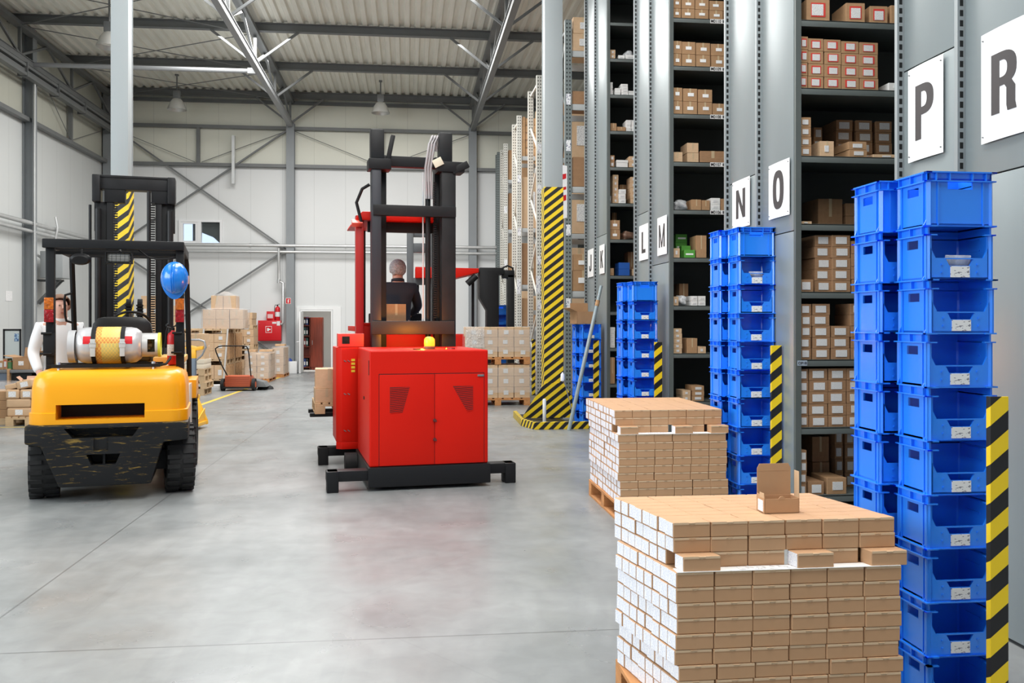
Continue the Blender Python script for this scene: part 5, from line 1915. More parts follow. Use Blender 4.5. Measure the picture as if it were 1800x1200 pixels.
    MB().prism([(-.095, 1.665), (-.118, 1.625), (-.095, 1.612)], -.012, .012, 'x').build('nose', SKIN, P, .005)
    MB().box(-.022, .022, -.096, -.08, 1.578, 1.586).build('mouth', mat('lips', (.45, .16, .13), .5), P, .003)
    return P


# ================================================================ red order picker
YAW_R = R(8)
OP0 = (.215, 8.82)


def op_pt(x, y, z=0):
    c, s = math.cos(YAW_R), math.sin(YAW_R)
    return (OP0[0] + x * c - y * s, OP0[1] + x * s + y * c, z)


OP = empty('order_picker_truck', 'red man-up order picker with black mast and lit orange beacon', 'forklift', (OP0[0], OP0[1], 0), YAW_R)
hw = .578
MB().box(-hw, hw, 0, 1.28, .225, 1.335).build('battery_housing', REDP, OP, .018, 3)
for x0, x1 in ((-.485, .045), (.049, .535)):
    MB().box(x0, x1, -.008, .004, .235, 1.105).build('rear_door', REDP, OP, .004)
MB().box(-.49, .54, -.0015, .002, .232, 1.112).build('door_gap', BLACK, OP, smooth=False)
VENT = mat('vent_dark_red', (.16, .006, .004), .5)
for poly, sl_ in (([(-.385, .74), (-.265, .74), (-.195, .985), (-.385, .985)], 1), ([(.36, .75), (.425, .75), (.425, .985), (.225, .985), (.24, .96)], -1)):
    v = MB().prism(poly, -.0095, -.006).build('vent', VENT, OP, smooth=False)
    g = MB()
    zlo, zhi = .745, .98
    for k in range(14):
        z = zlo + k * .0175
        if sl_ > 0:
            xa_, xb_ = -.385, -.265 + (z - .74) * .285
        else:
            xa_, xb_ = .36 - (z - .75) * .56, .425
        g.bar((xa_ + .004, -.011, z - .006), (xb_ - .002, -.011, z + .006), .004, .006)
    g.build('vent_slat', REDP, v, smooth=False)
for z in (.66, .475):
    MB().cyl((.045, -.02, z), (.045, -.008, z), .016, 12).bar((.03, -.022, z + .006), (.065, -.022, z - .012), .006, .014).build('door_lock', mat('dark_lock', (.12, .02, .02), .4), OP)
MB().box(.47, .535, -.016, -.006, 1.075, 1.095).build('door_latch', STEEL, OP, .004)
MB().box(-hw - .004, -hw + .002, .02, .05, 1.10, 1.24).build('side_plate', BLACK, OP, smooth=False)
MB().box(-hw - .006, -hw, .5, .56, .83, .86).build('side_latch', BLACK, OP, smooth=False)
MB().box(-hw - .015, hw + .02, -.03, 1.35, .035, .225).build('base_skirt', BLACK, OP, .012)
# beacon
BX = .055
MB().lathe([(0, 0), (.06, 0), (.06, .022), (.05, .03), (0, .03)], 20, Matrix.Translation((BX, .35, 1.335))).build('beacon_base', mat('beacon_base', (.25, .10, .05), .4), OP)
MB().lathe([(.052, .03), (.055, .06), (.052, .10), (.035, .12), (0, .125)], 24, Matrix.Translation((BX, .35, 1.335))).build('beacon_lens', mat('beacon_lens', (1, .4, .05), .3, emit=(1, .22, .005), estr=2.6), OP)
bl = bpy.data.lights.new('beacon_light', 'POINT')
bl.energy, bl.color, bl.shadow_soft_size = 34, (1, .36, .03), .06
blo = bpy.data.objects.new('beacon_light', bl)
COL.objects.link(blo)
blo.location = op_pt(BX, .56, 1.46)
MB().lathe([(0, 0), (.05, 0), (.045, .014), (0, .018)], 18, Matrix.Translation((.26, .3, 1.335))).build('filler_cap', mat('cap_red', (.3, .01, .01), .4), OP)
MB().box(-.12, -.05, .25, .3, 1.335, 1.345).build('lid_catch', BLACK, OP, smooth=False)
# tall cabinet on the left
cb = MB().prism([(-.80, 1.42), (-.745, 1.36), (-.56, 1.36), (-.56, 2.0), (-.80, 2.0)], .30, 1.33, 'z').prism([(-.80, 1.42), (-.745, 1.36), (-.56, 1.36), (-.56, 1.6), (-.70, 1.6)], .22, .30, 'z')
cbo = cb.build('side_cabinet', REDP, OP, .006)
for z in (1.18, .82, .42):
    MB().bar((-.72, 1.356, z + .01), (-.695, 1.356, z - .005), .006, .008).bar((-.68, 1.356, z + .01), (-.655, 1.356, z - .005), .006, .008).build('hinge', STEEL, cbo, smooth=False)
MB().box(-.78, -.50, 1.40, 1.62, 1.335, 1.48).build('control_box', mat('control_box_red', (.72, .05, .04), .4), OP, .006)
MB().box(-.735, -.655, 1.392, 1.40, 1.37, 1.45).lathe([(0, 0), (.025, 0), (.028, .006), (0, .008)], 14, Matrix.Translation((-.695, 1.392, 1.41)) @ Matrix.Rotation(R(90), 4, 'X')).build('buzzer', BLACK, OP, smooth=False)
yt = MB()
for k in range(4):
    yt.box(-.64, -.60, 1.355, 1.36, 1.06 + k * .04, 1.085 + k * .04)
yt.build('warning_mark', mat('warning_yellow', (.7, .5, .03), .5), OP, smooth=False)
# mast
GREYM = mat('mast_blue_grey', (.03, .033, .042), .4, .2)
mxl, mxr, my = -.335, .435, 1.50
for x, s in ((mxl, -1), (mxr, 1)):
    MB().box(x - .075 if s < 0 else x - .06, x + .03 if s < 0 else x + .10, my - .07, my + .12, .25, 3.42).build('mast_channel', GREYM if s < 0 else BLACK_M, OP, .008)
    MB().box(x + s * -.04 - .07, x + s * -.04 + .07, my + .13, my + .26, .25, 3.5).build('mast_inner_channel', BLACK, OP, .008)
    MB().box(x - .085, x + .065, my - .05, my + .10, 3.42, 3.75).build('mast_head', BLACK_M, OP, .012)
    MB().box(x - .11, x + .14 if s < 0 else x + .20, my - .09, my + .16, 3.30, 3.42).build('mast_bracket', BLACK, OP, .012)
MB().bar((mxl + .10, my, 3.36), (mxl + .17, my + .02, 3.70), .05, .06).build('hose_guide', BLACK, OP, .008)
MB().box(mxl, mxr, my + .0, my + .10, 3.35, 3.47).build('mast_crosshead', BLACK, OP, .008)
MB().box(mxl - .06, mxr + .10, my - .09, my - .01, 2.79, 2.91).build('mast_tie', BLACK_M, OP, .008)
MB().box(mxl - .08, mxr + .08, my - .11, my - .02, 1.47, 1.62).build('mast_tie', mat('mast_tie_brown', (.025, .021, .02), .45), OP, .008)
MB().box(mxl - .05, mxr + .05, my, my + .1, .30, .42).build('mast_tie', BLACK, OP, .008)
MB().bar((mxr + .06, my - .06, 3.31), (mxr + .24, my - .08, 3.40), .05, .08).build('mast_arm', BLACK, OP, .01)
MB().cyl((.235, my + .05, .4), (.235, my + .05, 3.2), .03, 14).build('lift_cylinder', BLACK_M, OP)
MB().cyl((.175, my + .02, 1.5), (.175, my + .02, 3.3), .009, 8).build('lift_cable', STEEL_L, OP)
for k, dx in enumerate((-.05, -.02, .01)):
    MB().tube([(.26 + dx, my, 3.0), (.25 + dx, my, 3.35), (.29 + dx, my - .02, 3.62), (.33 + dx, my + .03, 3.72), (.36 + dx, my + .06, 3.55)], .014, 8).build('hose', mat('grey_hose', (.35, .33, .34), .5), OP)
pm = MB().box(-.055, .055, -.006, .006, -.045, .045).build('mast_plate', mat('cream_plate', (.70, .66, .52), .5), OP, .003)
pm.location, pm.rotation_euler = (.325, my - .10, 3.40), (0, R(-28), 0)
ch = MB()
for k in range(60):
    ch.box(.30, .335, my + .05, my + .07, 1.65 + k * .026, 1.65 + k * .026 + .015)
ch.build('lift_chain', BLACK, OP, smooth=False)
# operator's cab beyond the mast
MB().box(-.56, .56, 1.82, 2.95, .50, .60).build('platform', BLACK, OP, .01)
MB().box(-.50, .52, 1.80, 1.86, .60, 1.56).build('cab_back_panel', REDP, OP, .008)
MB().box(-.50, .52, 1.80, 2.02, 1.56, 1.60).build('cab_ledge', REDP, OP, .006)
MB().box(-.56, -.47, 1.72, 1.86, .50, 2.82).build('cab_post', mat('cab_post_red', (.42, .012, .01), .35), OP, .01)
MB().box(.49, .56, 1.76, 1.86, .50, 2.82).build('cab_post', BLACK_M, OP, .01)
for x in (-.37, .54):
    MB().box(x - .03, x + .03, 2.88, 2.95, .5, 2.82).build('cab_post', BLACK_M, OP, .008)
MB().prism([(-.55, 2.80), (-.57, 2.76), (.55, 2.76), (.53, 2.86), (-.49, 2.86)], 1.68, 2.98).build('cab_roof', REDP, OP, .012)
MB().box(-.42, .52, 1.80, 1.85, 2.64, 2.76).build('cab_header', BLACK_M, OP, .008)
MB().prism([(1.70, 2.77), (1.62, 2.72), (1.70, 2.68)], -.61, -.49, 'x').build('roof_corner', mat('roof_corner_pink', (.70, .12, .09), .4), OP, .006)
MB().tube([(-.50, 1.66, 2.72), (-.56, 1.64, 2.95), (-.50, 1.6, 3.1), (-.42, 1.58, 3.15)], .018, 8).build('cab_cable', BLACK, OP)
MB().box(-.56, -.52, 1.9, 2.9, 1.50, 1.56).build('side_rail', REDP, OP, .006)
MB().box(.52, .56, 1.9, 2.9, 1.45, 1.50).build('side_rail', BLACK, OP, .006)
MB().box(-.30, .36, 2.78, 2.95, .60, 1.72).build('control_console', BLACK, OP, .02)
MB().box(-.38, .44, 2.62, 2.78, .60, 1.05).build('console_knee_panel', BLACK_M, OP, .02)
# forks turned to the left and the stabiliser legs
for y in (2.25, 2.75):
    MB().box(-1.05, -.4, y, y + .1, .49, .535).build('fork', BLACK_M, OP, .005)
MB().box(-.56, -.40, 2.0, 3.0, .3, .5).build('fork_carriage', BLACK, OP, .01)
def leg(x0, x1, y, foot):
    b = MB().box(min(x0, x1), max(x0, x1), y, y + .16, .10, .20)
    b.box(foot - .055, foot + .055, y - .01, y + .17, 0.0, .20)
    b.build('stabiliser_leg', BLACK, OP, .01)


leg(-.98, -.5, .0, -.92)
leg(-.98, -.5, 1.72, -.92)
leg(.5, .88, .10, .83)
MB().cyl((-.72, 1.25, .10), (-.50, 1.25, .10), .10, 20).cyl((-.72, 1.25, .10), (-.50, 1.25, .10), .045, 12).build('load_wheel', RUBBER, OP)
for x in (-.42, .42):
    MB().cyl((x - .05, .4, .11), (x + .05, .4, .11), .11, 20).build('drive_wheel', RUBBER, OP)

JACK = mat('navy_jacket', (.018, .020, .032), .8)
person('grey-haired person in dark jacket standing in the red truck cab', op_pt(.005, 2.42, .60), YAW_R + math.pi,
       (((-.27, -.10, 1.20), (-.20, -.30, 1.10)), ((.27, -.10, 1.20), (.20, -.30, 1.10))), JACK, mat('dark_trousers', (.02, .02, .025), .8), mat('grey_hair', (.40, .41, .43), .8, 0, .35, 60, .6), sc=1.0)
cx_, cy_, _ = op_pt(-.075, 1.92)
carton('plain', cx_, cy_ - .08, 1.601, .225, .16, .215, 'brown carton on the red ledge in front of the truck operator', 'loose cartons', YAW_R)
# load on the side forks
pl_ = pallet('wooden_pallet', 'pale pallet on the forks at the left of the red truck', op_pt(-1.00, 2.12, .536), .60, .80, .13, mat('pale_pallet_wood', (.62, .42, .24), .8, 0, .15, 4), rz=YAW_R)
for i, (x, y, z, w, d, h, st_) in enumerate(((-.86, 2.14, .667, .27, .38, .16, 'pale'), (-.58, 2.14, .667, .26, .38, .16, 'pale'), (-.83, 2.15, .828, .33, .36, .23, 'pale'), (-.54, 2.16, .828, .22, .36, .21, 'plain'), (-.72, 2.55, .667, .5, .34, .3, 'plain'))):
    X, Y, _ = op_pt(x, y)
    carton(st_, X, Y, z + .001, w, d, h, '%s carton %s beside the red truck' % (ADJ[st_], ('low outer on the fork pallet', 'low inner on the fork pallet', 'tall outer on the fork pallet top', 'upper inner on the fork pallet', 'rear on the fork pallet')[i]), 'cartons on the fork pallet', YAW_R + R(-3 if i == 2 else 0))

# ================================================================ second truck standing behind: black mast, red guard
RT = empty('reach_truck', 'second truck behind the cartons with black mast and red guard', 'forklift', (0, 19.6, 0))
sx0 = lambda px: aty(px, 500, 19.6)[0]
sz = lambda py: aty(850, py, 19.6)[1]
MB().prism([(sx0(843), sz(470)), (sx0(886), sz(470)), (sx0(886), sz(482)), (sx0(877), sz(482)), (sx0(877), .1), (sx0(856), .1), (sx0(856), sz(545)), (sx0(843), sz(523))], 0, .5).build('mast_cover', BLACK, RT, .01)
MB().box(sx0(893), sx0(905), .05, .4, .1, sz(482)).build('mast_channel', BLACK, RT, .01)
MB().tube([(sx0(884), .1, sz(470)), (sx0(893), .1, sz(466)), (sx0(902), .1, sz(470)), (sx0(904), .1, sz(482))], .02, 8).build('hose', BLACK, RT)
MB().box(sx0(884), sx0(905), .05, .35, sz(488), sz(474)).build('mast_link', BLACK, RT, .02)
MB().prism([(sx0(730), sz(470)), (sx0(841), sz(472)), (sx0(841), sz(479)), (sx0(800), sz(489)), (sx0(730), sz(489))], -.1, .9).build('overhead_guard', REDP, RT, .01)
lm_ = MB().cyl((0, 0, -.13), (0, 0, .13), .07, 16).build('work_lamp', BLACK, RT)
lm_.location, lm_.rotation_euler = (sx0(829), -.05, sz(492)), (0, R(48), 0)
MB().box(sx0(738), sx0(842), -.1, .95, .2, 1.35).build('body', REDP, RT, .03)
for px in (735, 836):
    MB().box(sx0(px) - .03, sx0(px) + .03, .8, .88, 1.3, sz(480)).build('guard_post', BLACK, RT, smooth=False)
MB().box(sx0(715), sx0(727), .2, .5, .1, sz(405)).box(sx0(727), sx0(748), .2, .45, sz(443), sz(427)).box(sx0(727), sx0(748), .2, .45, sz(500), sz(488)).box(sx0(748), sx0(762), .2, .5, .1, sz(405)).box(sx0(715), sx0(762), .25, .45, sz(415), sz(405)).build('lift_mast', mat('dark_grey_steel', (.09, .098, .105), .45, .2), RT, .008)
for px in (745, 835):
    MB().cyl((sx0(px), -.05, .17), (sx0(px), .2, .17), .17, 20).build('wheel', RUBBER, RT)
MB().box(sx0(842), sx0(905), -.05, .1, .08, .22).box(sx0(842), sx0(905), .7, .85, .08, .22).build('leg', BLACK, RT, .01)
MB().cyl((sx0(900), -.03, .08), (sx0(900), .08, .08), .08, 16).cyl((sx0(900), .72, .08), (sx0(900), .83, .08), .08, 16).build('load_wheel', RUBBER, RT)

# two pallets of labelled cartons right of the red truck
TY = 17.5
tx0 = aty(818.5, 600, TY)[0]
pw = aty(932, 600, TY)[0] - tx0
GRP = 'labelled cartons right of the red truck'
for lev, z0 in ((0, 0), (1, .79)):
    pallet('wooden_pallet', '%s pallet of the labelled cartons right of the red truck' % ('upper' if lev else 'lower'), (tx0, TY, z0), pw, .8, .145, WOOD_O)
    lh = .213 if lev == 0 else .194
    for k in range(3):
        for i in range(4):
            for j in range(2):
                if j and k < 2 and i < 3:
                    continue
                w = pw / 4
                carton('palelabel', tx0 + w * (i + .5) + random.uniform(-.004, .004), TY + .01 + j * .4, z0 + .146 + k * lh, w * .97, .385, lh * .985,
                       'labelled carton right of the red truck, %s pallet, %s layer, column %d%s' % ('upper' if lev else 'lower', ('bottom', 'middle', 'top')[k], i + 1, ', rear' if j else ''), GRP, 0, 'shipping_carton')
    fz0, fz1 = z0 + .25, z0 + .146 + 3 * lh
    f = MB().box(tx0 - .012, tx0 + pw + .012, TY - .012, TY - .009, fz0, fz1 - .05).box(tx0 + pw + .009, tx0 + pw + .012, TY - .01, TY + .8, fz0, fz1 - .05).box(tx0 - .012, tx0 - .009, TY - .01, TY + .8, fz0, fz1)
    f = f.build('stretch_film', mat('thin_film', (.8, .8, .8), .12, alpha=.13, bump=.5, nscale=9), None, smooth=False)
    tag(f, 'clear film round the %s pallet of labelled cartons right of the red truck' % ('upper' if lev else 'lower'), 'film')
# knotted film bag on the left upper corner
rr = random.Random(12)
n = 26
vs, fs = [], []
for i in range(n + 1):
    for j in range(n + 1):
        u, v = i / n - .5, j / n - .5
        pinch = math.exp(-((u - .25) ** 2 + v ** 2) / .02)
        vs.append((u * .36 * (1 - .25 * pinch) + rr.uniform(-.004, .004), -.022 - .05 * pinch * abs(math.sin(9 * math.atan2(v, u - .25))) + rr.uniform(-.01, .008), v * .40 * (1 - .2 * pinch) + rr.uniform(-.004, .004)))
for i in range(n):
    for j in range(n):
        o = i * (n + 1) + j
        fs.append((o, o + n + 1, o + n + 2, o + 1))
ko = MB().add(vs, fs).build('film_wrap', mat('crumpled_film', (.92, .92, .92), .12, alpha=.38))
ko.location = (tx0 + .18, TY, .936 + 2 * .194)
tag(ko, 'crumpled clear film over the upper left labelled carton right of the red truck', 'film')
xk, zk = aty(881, 540, 20.6)
crate_stack(xk - .16, 20.6, 9, 0, 'far stack behind the second truck', 'crates of the far stack', True, False)

# ================================================================ far left corner: stock, sweeper, fire point
def block(style, x0, y0, z0, w, d, h, nx, ny, nz, what, group, cat_lab=None, only_face=True):
    """a stack of equal cartons; inner ones that nothing shows are left out"""
    for k in range(nz):
        for j in range(ny):
            for i in range(nx):
                if j and i < nx - 1 and k < nz - 1:
                    continue
                pos = ('%s layer, ' % ('top' if k == nz - 1 else ('bottom' if k == 0 else ORD[k])) if nz > 1 else '') + ('%s from left' % ORD[i] if nx > 1 else '')
                if ny > 1:
                    pos += ', %s' % ('front' if j == 0 else 'rear')
                if nz == 1 and nx == 1 and ny == 1:
                    pos = 'single'
                carton(style, x0 + (i + .5) * w / nx + random.uniform(-.006, .006), y0 + j * d / ny, z0 + k * h / nz + .0005, w / nx * .97, d / ny * .96, h / nz * .985,
                       ('%s carton %s, %s' % (ADJ[style], what, pos)).rstrip(', '), group, random.uniform(-.015, .015), 'shipping_carton' if style not in ('white',) else None)


PW = mat('weathered_pallet_wood', (.56, .40, .24), .85, 0, .2, 4, .2)
GB = 'stock in the back left corner'
# stack of empty pallets with white boards and a carton on top
x1 = aty(360, 690, 20.6)[0]
for k in range(4):
    pallet('wooden_pallet', 'empty wooden pallet behind the hand pallet truck, %s of four in the stack' % ('lowest', 'second', 'third', 'topmost')[k], (x1 - 1.2 + random.uniform(-.03, .03), 20.6 + random.uniform(-.02, .02), k * .146), 1.2, .8, .145, PW, 'stack of four empty pallets')
for k in range(2):
    o = MB().box(x1 - .85, x1 - .02, 20.62, 21.35, .586 + k * .11, .69 + k * .11).build('flat_box', mat('pale_board', (.70, .62, .50), .7, 0, .05, 4), None, .006)
    tag(o, 'flat pale box on the empty pallet stack, %s of two' % ('lower', 'upper')[k], 'box', 'flat pale boxes')
block('pale', x1 - .78, 20.7, .80, .76, .5, .56, 2, 1, 2, 'above the empty pallet stack', GB)

# tall double stack with film-wrapped top
sx1 = aty(398, 640, 24.2)[0]
W3 = 1.25
pallet('wooden_pallet', 'floor pallet of the tall carton stack behind the sweeper', (sx1 - W3, 24.2, 0), W3, 1.0, .145, PW)
pallet('wooden_pallet', 'floor pallet behind the tall carton stack', (sx1 - W3, 25.35, 0), W3, 1.0, .145, PW)
for j, yy in enumerate((24.2, 25.35)):
    bk = ('front', 'rear')[j]
    block('palelabel', sx1 - W3, yy, .146, W3, 1.0, .36, 4, 2, 1, 'low in the tall stack, %s half' % bk, GB)
    pallet('wooden_pallet', 'middle %s pallet within the tall stack behind the sweeper' % bk, (sx1 - W3, yy, .508), W3, 1.0, .145, PW)
    block('palelabel', sx1 - W3, yy, .654, W3, 1.0, .66, 4, 2, 3, 'midway up the tall stack, %s half' % bk, GB)
    pallet('wooden_pallet', 'upper %s pallet within the tall stack behind the sweeper' % bk, (sx1 - W3, yy, 1.32), W3, 1.0, .12, PW)
    for z0, z1 in ((.146, .506), (.654, 1.318)):
        for k in range(5):
            y_ = yy + .05 + k * .2
            o = MB().box(sx1 + .012, sx1 + .03, y_, y_ + .08, z0, z1).build('stack_batten', WOOD, None, smooth=False)
            tag(o, 'upright batten on the tall stack side, %s from front of the %s %s tier' % (ORD[k], bk, 'lower' if z0 < .3 else 'upper'), 'batten', 'battens of the tall stack')
for x_ in (sx1 - .02, sx1 - .62):
    o = MB().bar((x_ - .05, 24.16, 0), (x_ + .06, 24.18, 1.44), .04, .03).build('steel_stake', mat('pale_stake', (.62, .60, .57), .4, .3), None, smooth=False)
    tag(o, 'pale steel stake leaning on the %s of the tall stack front' % ('right corner' if x_ > sx1 - .3 else 'middle'), 'stake')
block('pale', sx1 - .62, 24.3, 1.441, 1.02, .8, .50, 3, 1, 2, 'under film on the tall stack', GB)
block('pale', sx1 - .42, 24.35, 1.945, .62, .6, .36, 2, 1, 1, 'at the peak of the tall stack', GB)
def film_hull(name, label, x0, x1, y0, y1, z0, z1, topx, topz, seed):
    rr = random.Random(seed)
    rings = []
    n = 28
    lv = [(z0, 1), (z0 + (z1 - z0) * .25, 1.02), (z0 + (z1 - z0) * .5, 1.0), (z0 + (z1 - z0) * .75, 1.015), (z1, 1.0)]
    for z, q in lv:
        ring = []
        for k in range(n):
            a = 2 * math.pi * k / n
            f = lambda t: math.copysign(abs(t) ** .25, t)
            ring.append(((x0 + x1) / 2 + (x1 - x0) / 2 * q * f(math.cos(a)) * 1.03 + rr.uniform(-.012, .012), (y0 + y1) / 2 + (y1 - y0) / 2 * q * f(math.sin(a)) * 1.03 + rr.uniform(-.012, .012), z + rr.uniform(-.01, .01)))
        rings.append(ring)
    if topz:
        cx, w = topx
        for z, q in topz:
            rings.append([(cx + w * q * math.copysign(abs(math.cos(2 * math.pi * k / n)) ** .5, math.cos(2 * math.pi * k / n)) + rr.uniform(-.01, .01), (y0 + y1) / 2 + (y1 - y0) / 2 * .85 * q * math.copysign(abs(math.sin(2 * math.pi * k / n)) ** .5, math.sin(2 * math.pi * k / n)), z) for k in range(n)])
    return tag(MB().loft(rings, cap=False).build(name, FILM), label, 'film')


film_hull('stretch_film', 'shiny clear film wrapped round the top of the tall stack', sx1 - .65, sx1 + .43, 24.27, 25.12, 1.445, 1.955, (sx1 - .11, .33), [(1.98, 1.0), (2.32, .98), (2.36, .5), (2.42, .15)], 4)
# carton stack left of it
lx1 = aty(357, 560, 24.2)[0] - .62
block('palelabel', lx1 - .95, 24.0, .0, .9, 1.0, 1.35, 2, 1, 3, 'in the stack behind the empty pallets', GB)
block('pale', lx1 - .95, 24.05, 1.352, .92, .9, .42, 3, 1, 1, 'near the top behind the empty pallets', GB)
block('palelabel', lx1 - .95, 24.05, 1.775, .92, .9, .26, 3, 1, 1, 'topmost behind the empty pallets', GB)
block('pale', lx1 - .9, 24.1, 2.037, .45, .6, .25, 1, 1, 1, 'crowning the stack behind the empty pallets', GB)
# third stack
tx1 = aty(446, 600, 26.8)[0]
for k in range(3):
    pallet('wooden_pallet', 'pallet in the stack left of the red hose cabinet, %s of three' % ('lowest', 'middle', 'topmost')[k], (tx1 - .9, 26.8, .55 + k * .146), .9, .8, .145, PW)
block('pale', tx1 - .9, 26.8, .0, .9, .8, .548, 2, 1, 2, 'on the floor left of the hose cabinet', GB)
block('palelabel', tx1 - .9, 26.8, .99, .9, .8, .42, 3, 1, 2, 'above three pallets left of the hose cabinet', GB)
pallet('wooden_pallet', 'thin pallet high in the stack left of the hose cabinet', (tx1 - .9, 26.8, 1.412), .88, .8, .12, PW)
block('pale', tx1 - .88, 26.8, 1.534, .84, .8, .36, 2, 1, 2, 'highest left of the hose cabinet', GB)

# two film-wrapped pallets
ax0, ax1 = aty(429, 660, 25.0)[0], aty(473, 660, 25.0)[0]
pallet('wooden_pallet', 'pallet under the larger film-wrapped load', (ax0, 25.0, 0), ax1 - ax0, 1.3, .10, WOOD_O)
block('palelabel', ax0 + .01, 25.02, .101, ax1 - ax0 - .02, 1.26, .66, 2, 2, 4, 'inside the larger wrapped load', GB)
film_hull('stretch_film', 'clear film round the larger wrapped pallet behind the sweeper', ax0 - .01, ax1 + .02, 24.99, 26.31, .10, .80, None, None, 8)
bx0, bx1 = aty(478, 650, 27.2)[0], aty(499, 650, 27.2)[0]
pallet('wooden_pallet', 'pallet under the smaller film-wrapped load', (bx0, 27.2, 0), bx1 - bx0, 1.2, .10, WOOD_O)
block('palelabel', bx0 + .01, 27.22, .101, bx1 - bx0 - .02, 1.16, .76, 1, 2, 3, 'inside the smaller wrapped load', GB)
film_hull('stretch_film', 'clear film round the smaller wrapped pallet near the column', bx0 - .01, bx1 + .02, 27.19, 28.41, .10, .90, None, None, 9)
for k, (x, y, z, w) in enumerate(((ax0 + .35, 25.3, .812, .35), (ax0 + .06, 25.25, .812, .2), (bx0 + .06, 27.4, .912, .28))):
    carton('pale', x + w / 2, y, z, w, .35, .06, 'flat pale carton on a film-wrapped load, %s' % ('larger load right', 'larger load left', 'smaller load')[k], GB)

# floor sweeper
swx, swy = aty(418, 680, 21.9)[0], 21.9
SW = empty('floor_sweeper', 'orange-red push floor sweeper parked before the wrapped pallets', 'sweeper', (swx, swy, 0), R(-4))
ORR = mat('sweeper_orange', (.52, .11, .045), .5, 0, .05, 6)
MB().prism([(0, .10), (.62, .10), (.62, .22), (.30, .36), (0, .36)], -.30, .28, 'x').build('hopper', ORR, SW, .015)
rb = MB()
for k in range(5):
    rb.box(-.29, .27, -.008, .002, .13 + k * .045, .15 + k * .045)
rb.build('hopper_rib', mat('sweeper_orange_dark', (.36, .07, .03), .5), SW, smooth=False)
MB().box(-.36, .34, .0, .66, .055, .10).build('chassis', RUBBER, SW, .01)
for s in (-1, 1):
    x_ = s * .36 - .01
    w_ = MB().cyl((x_ - .035, .12, .145), (x_ + .035, .12, .145), .145, 24).build('wheel', RUBBER, SW)
    MB().cyl((x_ - .04, .12, .145), (x_ + .04, .12, .145), .07, 16).build('hub', ORR, w_)
MB().lathe([(0, .03), (.20, .0), (.18, .05), (.06, .12), (0, .13)], 20, Matrix.Translation((.50, .62, 0))).build('side_brush', RUBBER, SW)
MB().prism([(.32, .08), (.62, .08), (.55, .20), (.32, .26)], .2, .6, 'y').build('side_cover', STEEL, SW, .01)
hp = [(-.26, .1, .34), (-.36, -.06, .62), (-.44, -.22, .92), (-.44, -.28, 1.0), (-.36, -.32, 1.05), (-.28, -.33, 1.065), (.22, -.33, 1.065), (.28, -.32, 1.05), (.30, -.28, 1.0), (.30, -.18, .88), (.28, .1, .34)]
MB().tube(hp, .014, 8).build('push_handle', BLACK, SW)
carton('whitelabel', aty(378, 680, 22.2)[0], 22.2, .001, .32, .3, .12, 'flat white-labelled carton on the floor left of the sweeper', GB)

# hand pallet truck
PJ = empty('hand_pallet_truck', 'yellow hand pallet truck with grey handle beside the forklift', 'pallet truck', (-3.30, 14.4, 0), R(-8))
MB().prism([(-.27, .05), (.27, .05), (.27, .10), (.10, .50), (-.10, .50), (-.27, .10)], -.03, .03).build('head_plate', YELLOW_F, PJ, .006)
MB().prism([(-.10, .49), (.10, .49), (.08, .25), (-.08, .25)], .03, .16).build('pump_body', YELLOW_F, PJ, .015)
for s in (-1, 1):
    MB().prism([(.0, .055), (-1.12, .04), (-1.15, .055), (-1.12, .085), (.0, .11)], s * .19 - .075, s * .19 + .075, 'x').build('fork', YELLOW_F, PJ, .006)
    MB().cyl((s * .19 - .04, -1.0, .04), (s * .19 + .04, -1.0, .04), .04, 12).build('load_roller', RUBBER, PJ)
    MB().prism([(-.03, .30), (-.4, .11), (-.03, .10)], s * .235 - .006, s * .235 + .006, 'x').build('gusset_plate', YELLOW_F, PJ, smooth=False)
MB().cyl((-.09, .12, .10), (.09, .12, .10), .10, 20).build('steer_wheel', RUBBER, PJ)
GJ = mat('jack_blue_grey', (.11, .15, .20), .4)
MB().bar((0, .10, .30), (0, .13, 1.05), .085, .06).build('handle_shaft', GJ, PJ, .006)
lo_ = [(-.02, .13, 1.0), (-.13, .14, 1.10), (-.185, .15, 1.22), (-.16, .155, 1.31), (-.08, .16, 1.335), (.08, .16, 1.335), (.16, .155, 1.31), (.185, .15, 1.22), (.13, .14, 1.10), (.02, .13, 1.0)]
MB().tube(lo_, .016, 8).build('handle_loop', mat('jack_grey_tube', (.30, .31, .33), .35, .3), PJ)
MB().prism([(-.14, 1.22), (-.05, 1.25), (.05, 1.23), (.15, 1.24), (.15, 1.19), (.06, 1.17), (-.1, 1.18)], .12, .17).box(-.04, .04, .11, .16, 1.04, 1.19).build('release_lever', YELLOW_F, PJ, .006)

# fire point on the back wall
hx0, hz0 = aty(453.5, 599, 29.7)
hx1, hz1 = aty(494, 563, 29.7)
HC = empty('hose_cabinet', 'large red fire hose cabinet on the back wall', 'fire cabinet', (hx0, 29.7, hz0))
w, h = hx1 - hx0, hz1 - hz0
MB().box(0, w, 0, .25, 0, h).build('body', RED, HC, .006)
MB().box(.02, w - .02, -.012, 0, .02, h - .02).build('door', RED, HC, .004)
MB().cyl((.05, -.02, h - .09), (.05, -.012, h - .09), .012, 10).build('lock', CHROME, HC)
sg = MB().box(w * .33, w * .60, -.015, -.012, h * .40, h * .72).build('pictogram', WHITE, HC, smooth=False)
MB().box(w * .345, w * .585, -.0165, -.015, h * .42, h * .70).build('pictogram_field', RED, sg, smooth=False)
MB().prism([(w * .40, h * .63), (w * .47, h * .63), (w * .47, h * .60), (w * .55, h * .58), (w * .55, h * .54), (w * .47, h * .52), (w * .47, h * .48), (w * .40, h * .48)], -.018, -.0165).build('pictogram_figure', WHITE, sg, smooth=False)
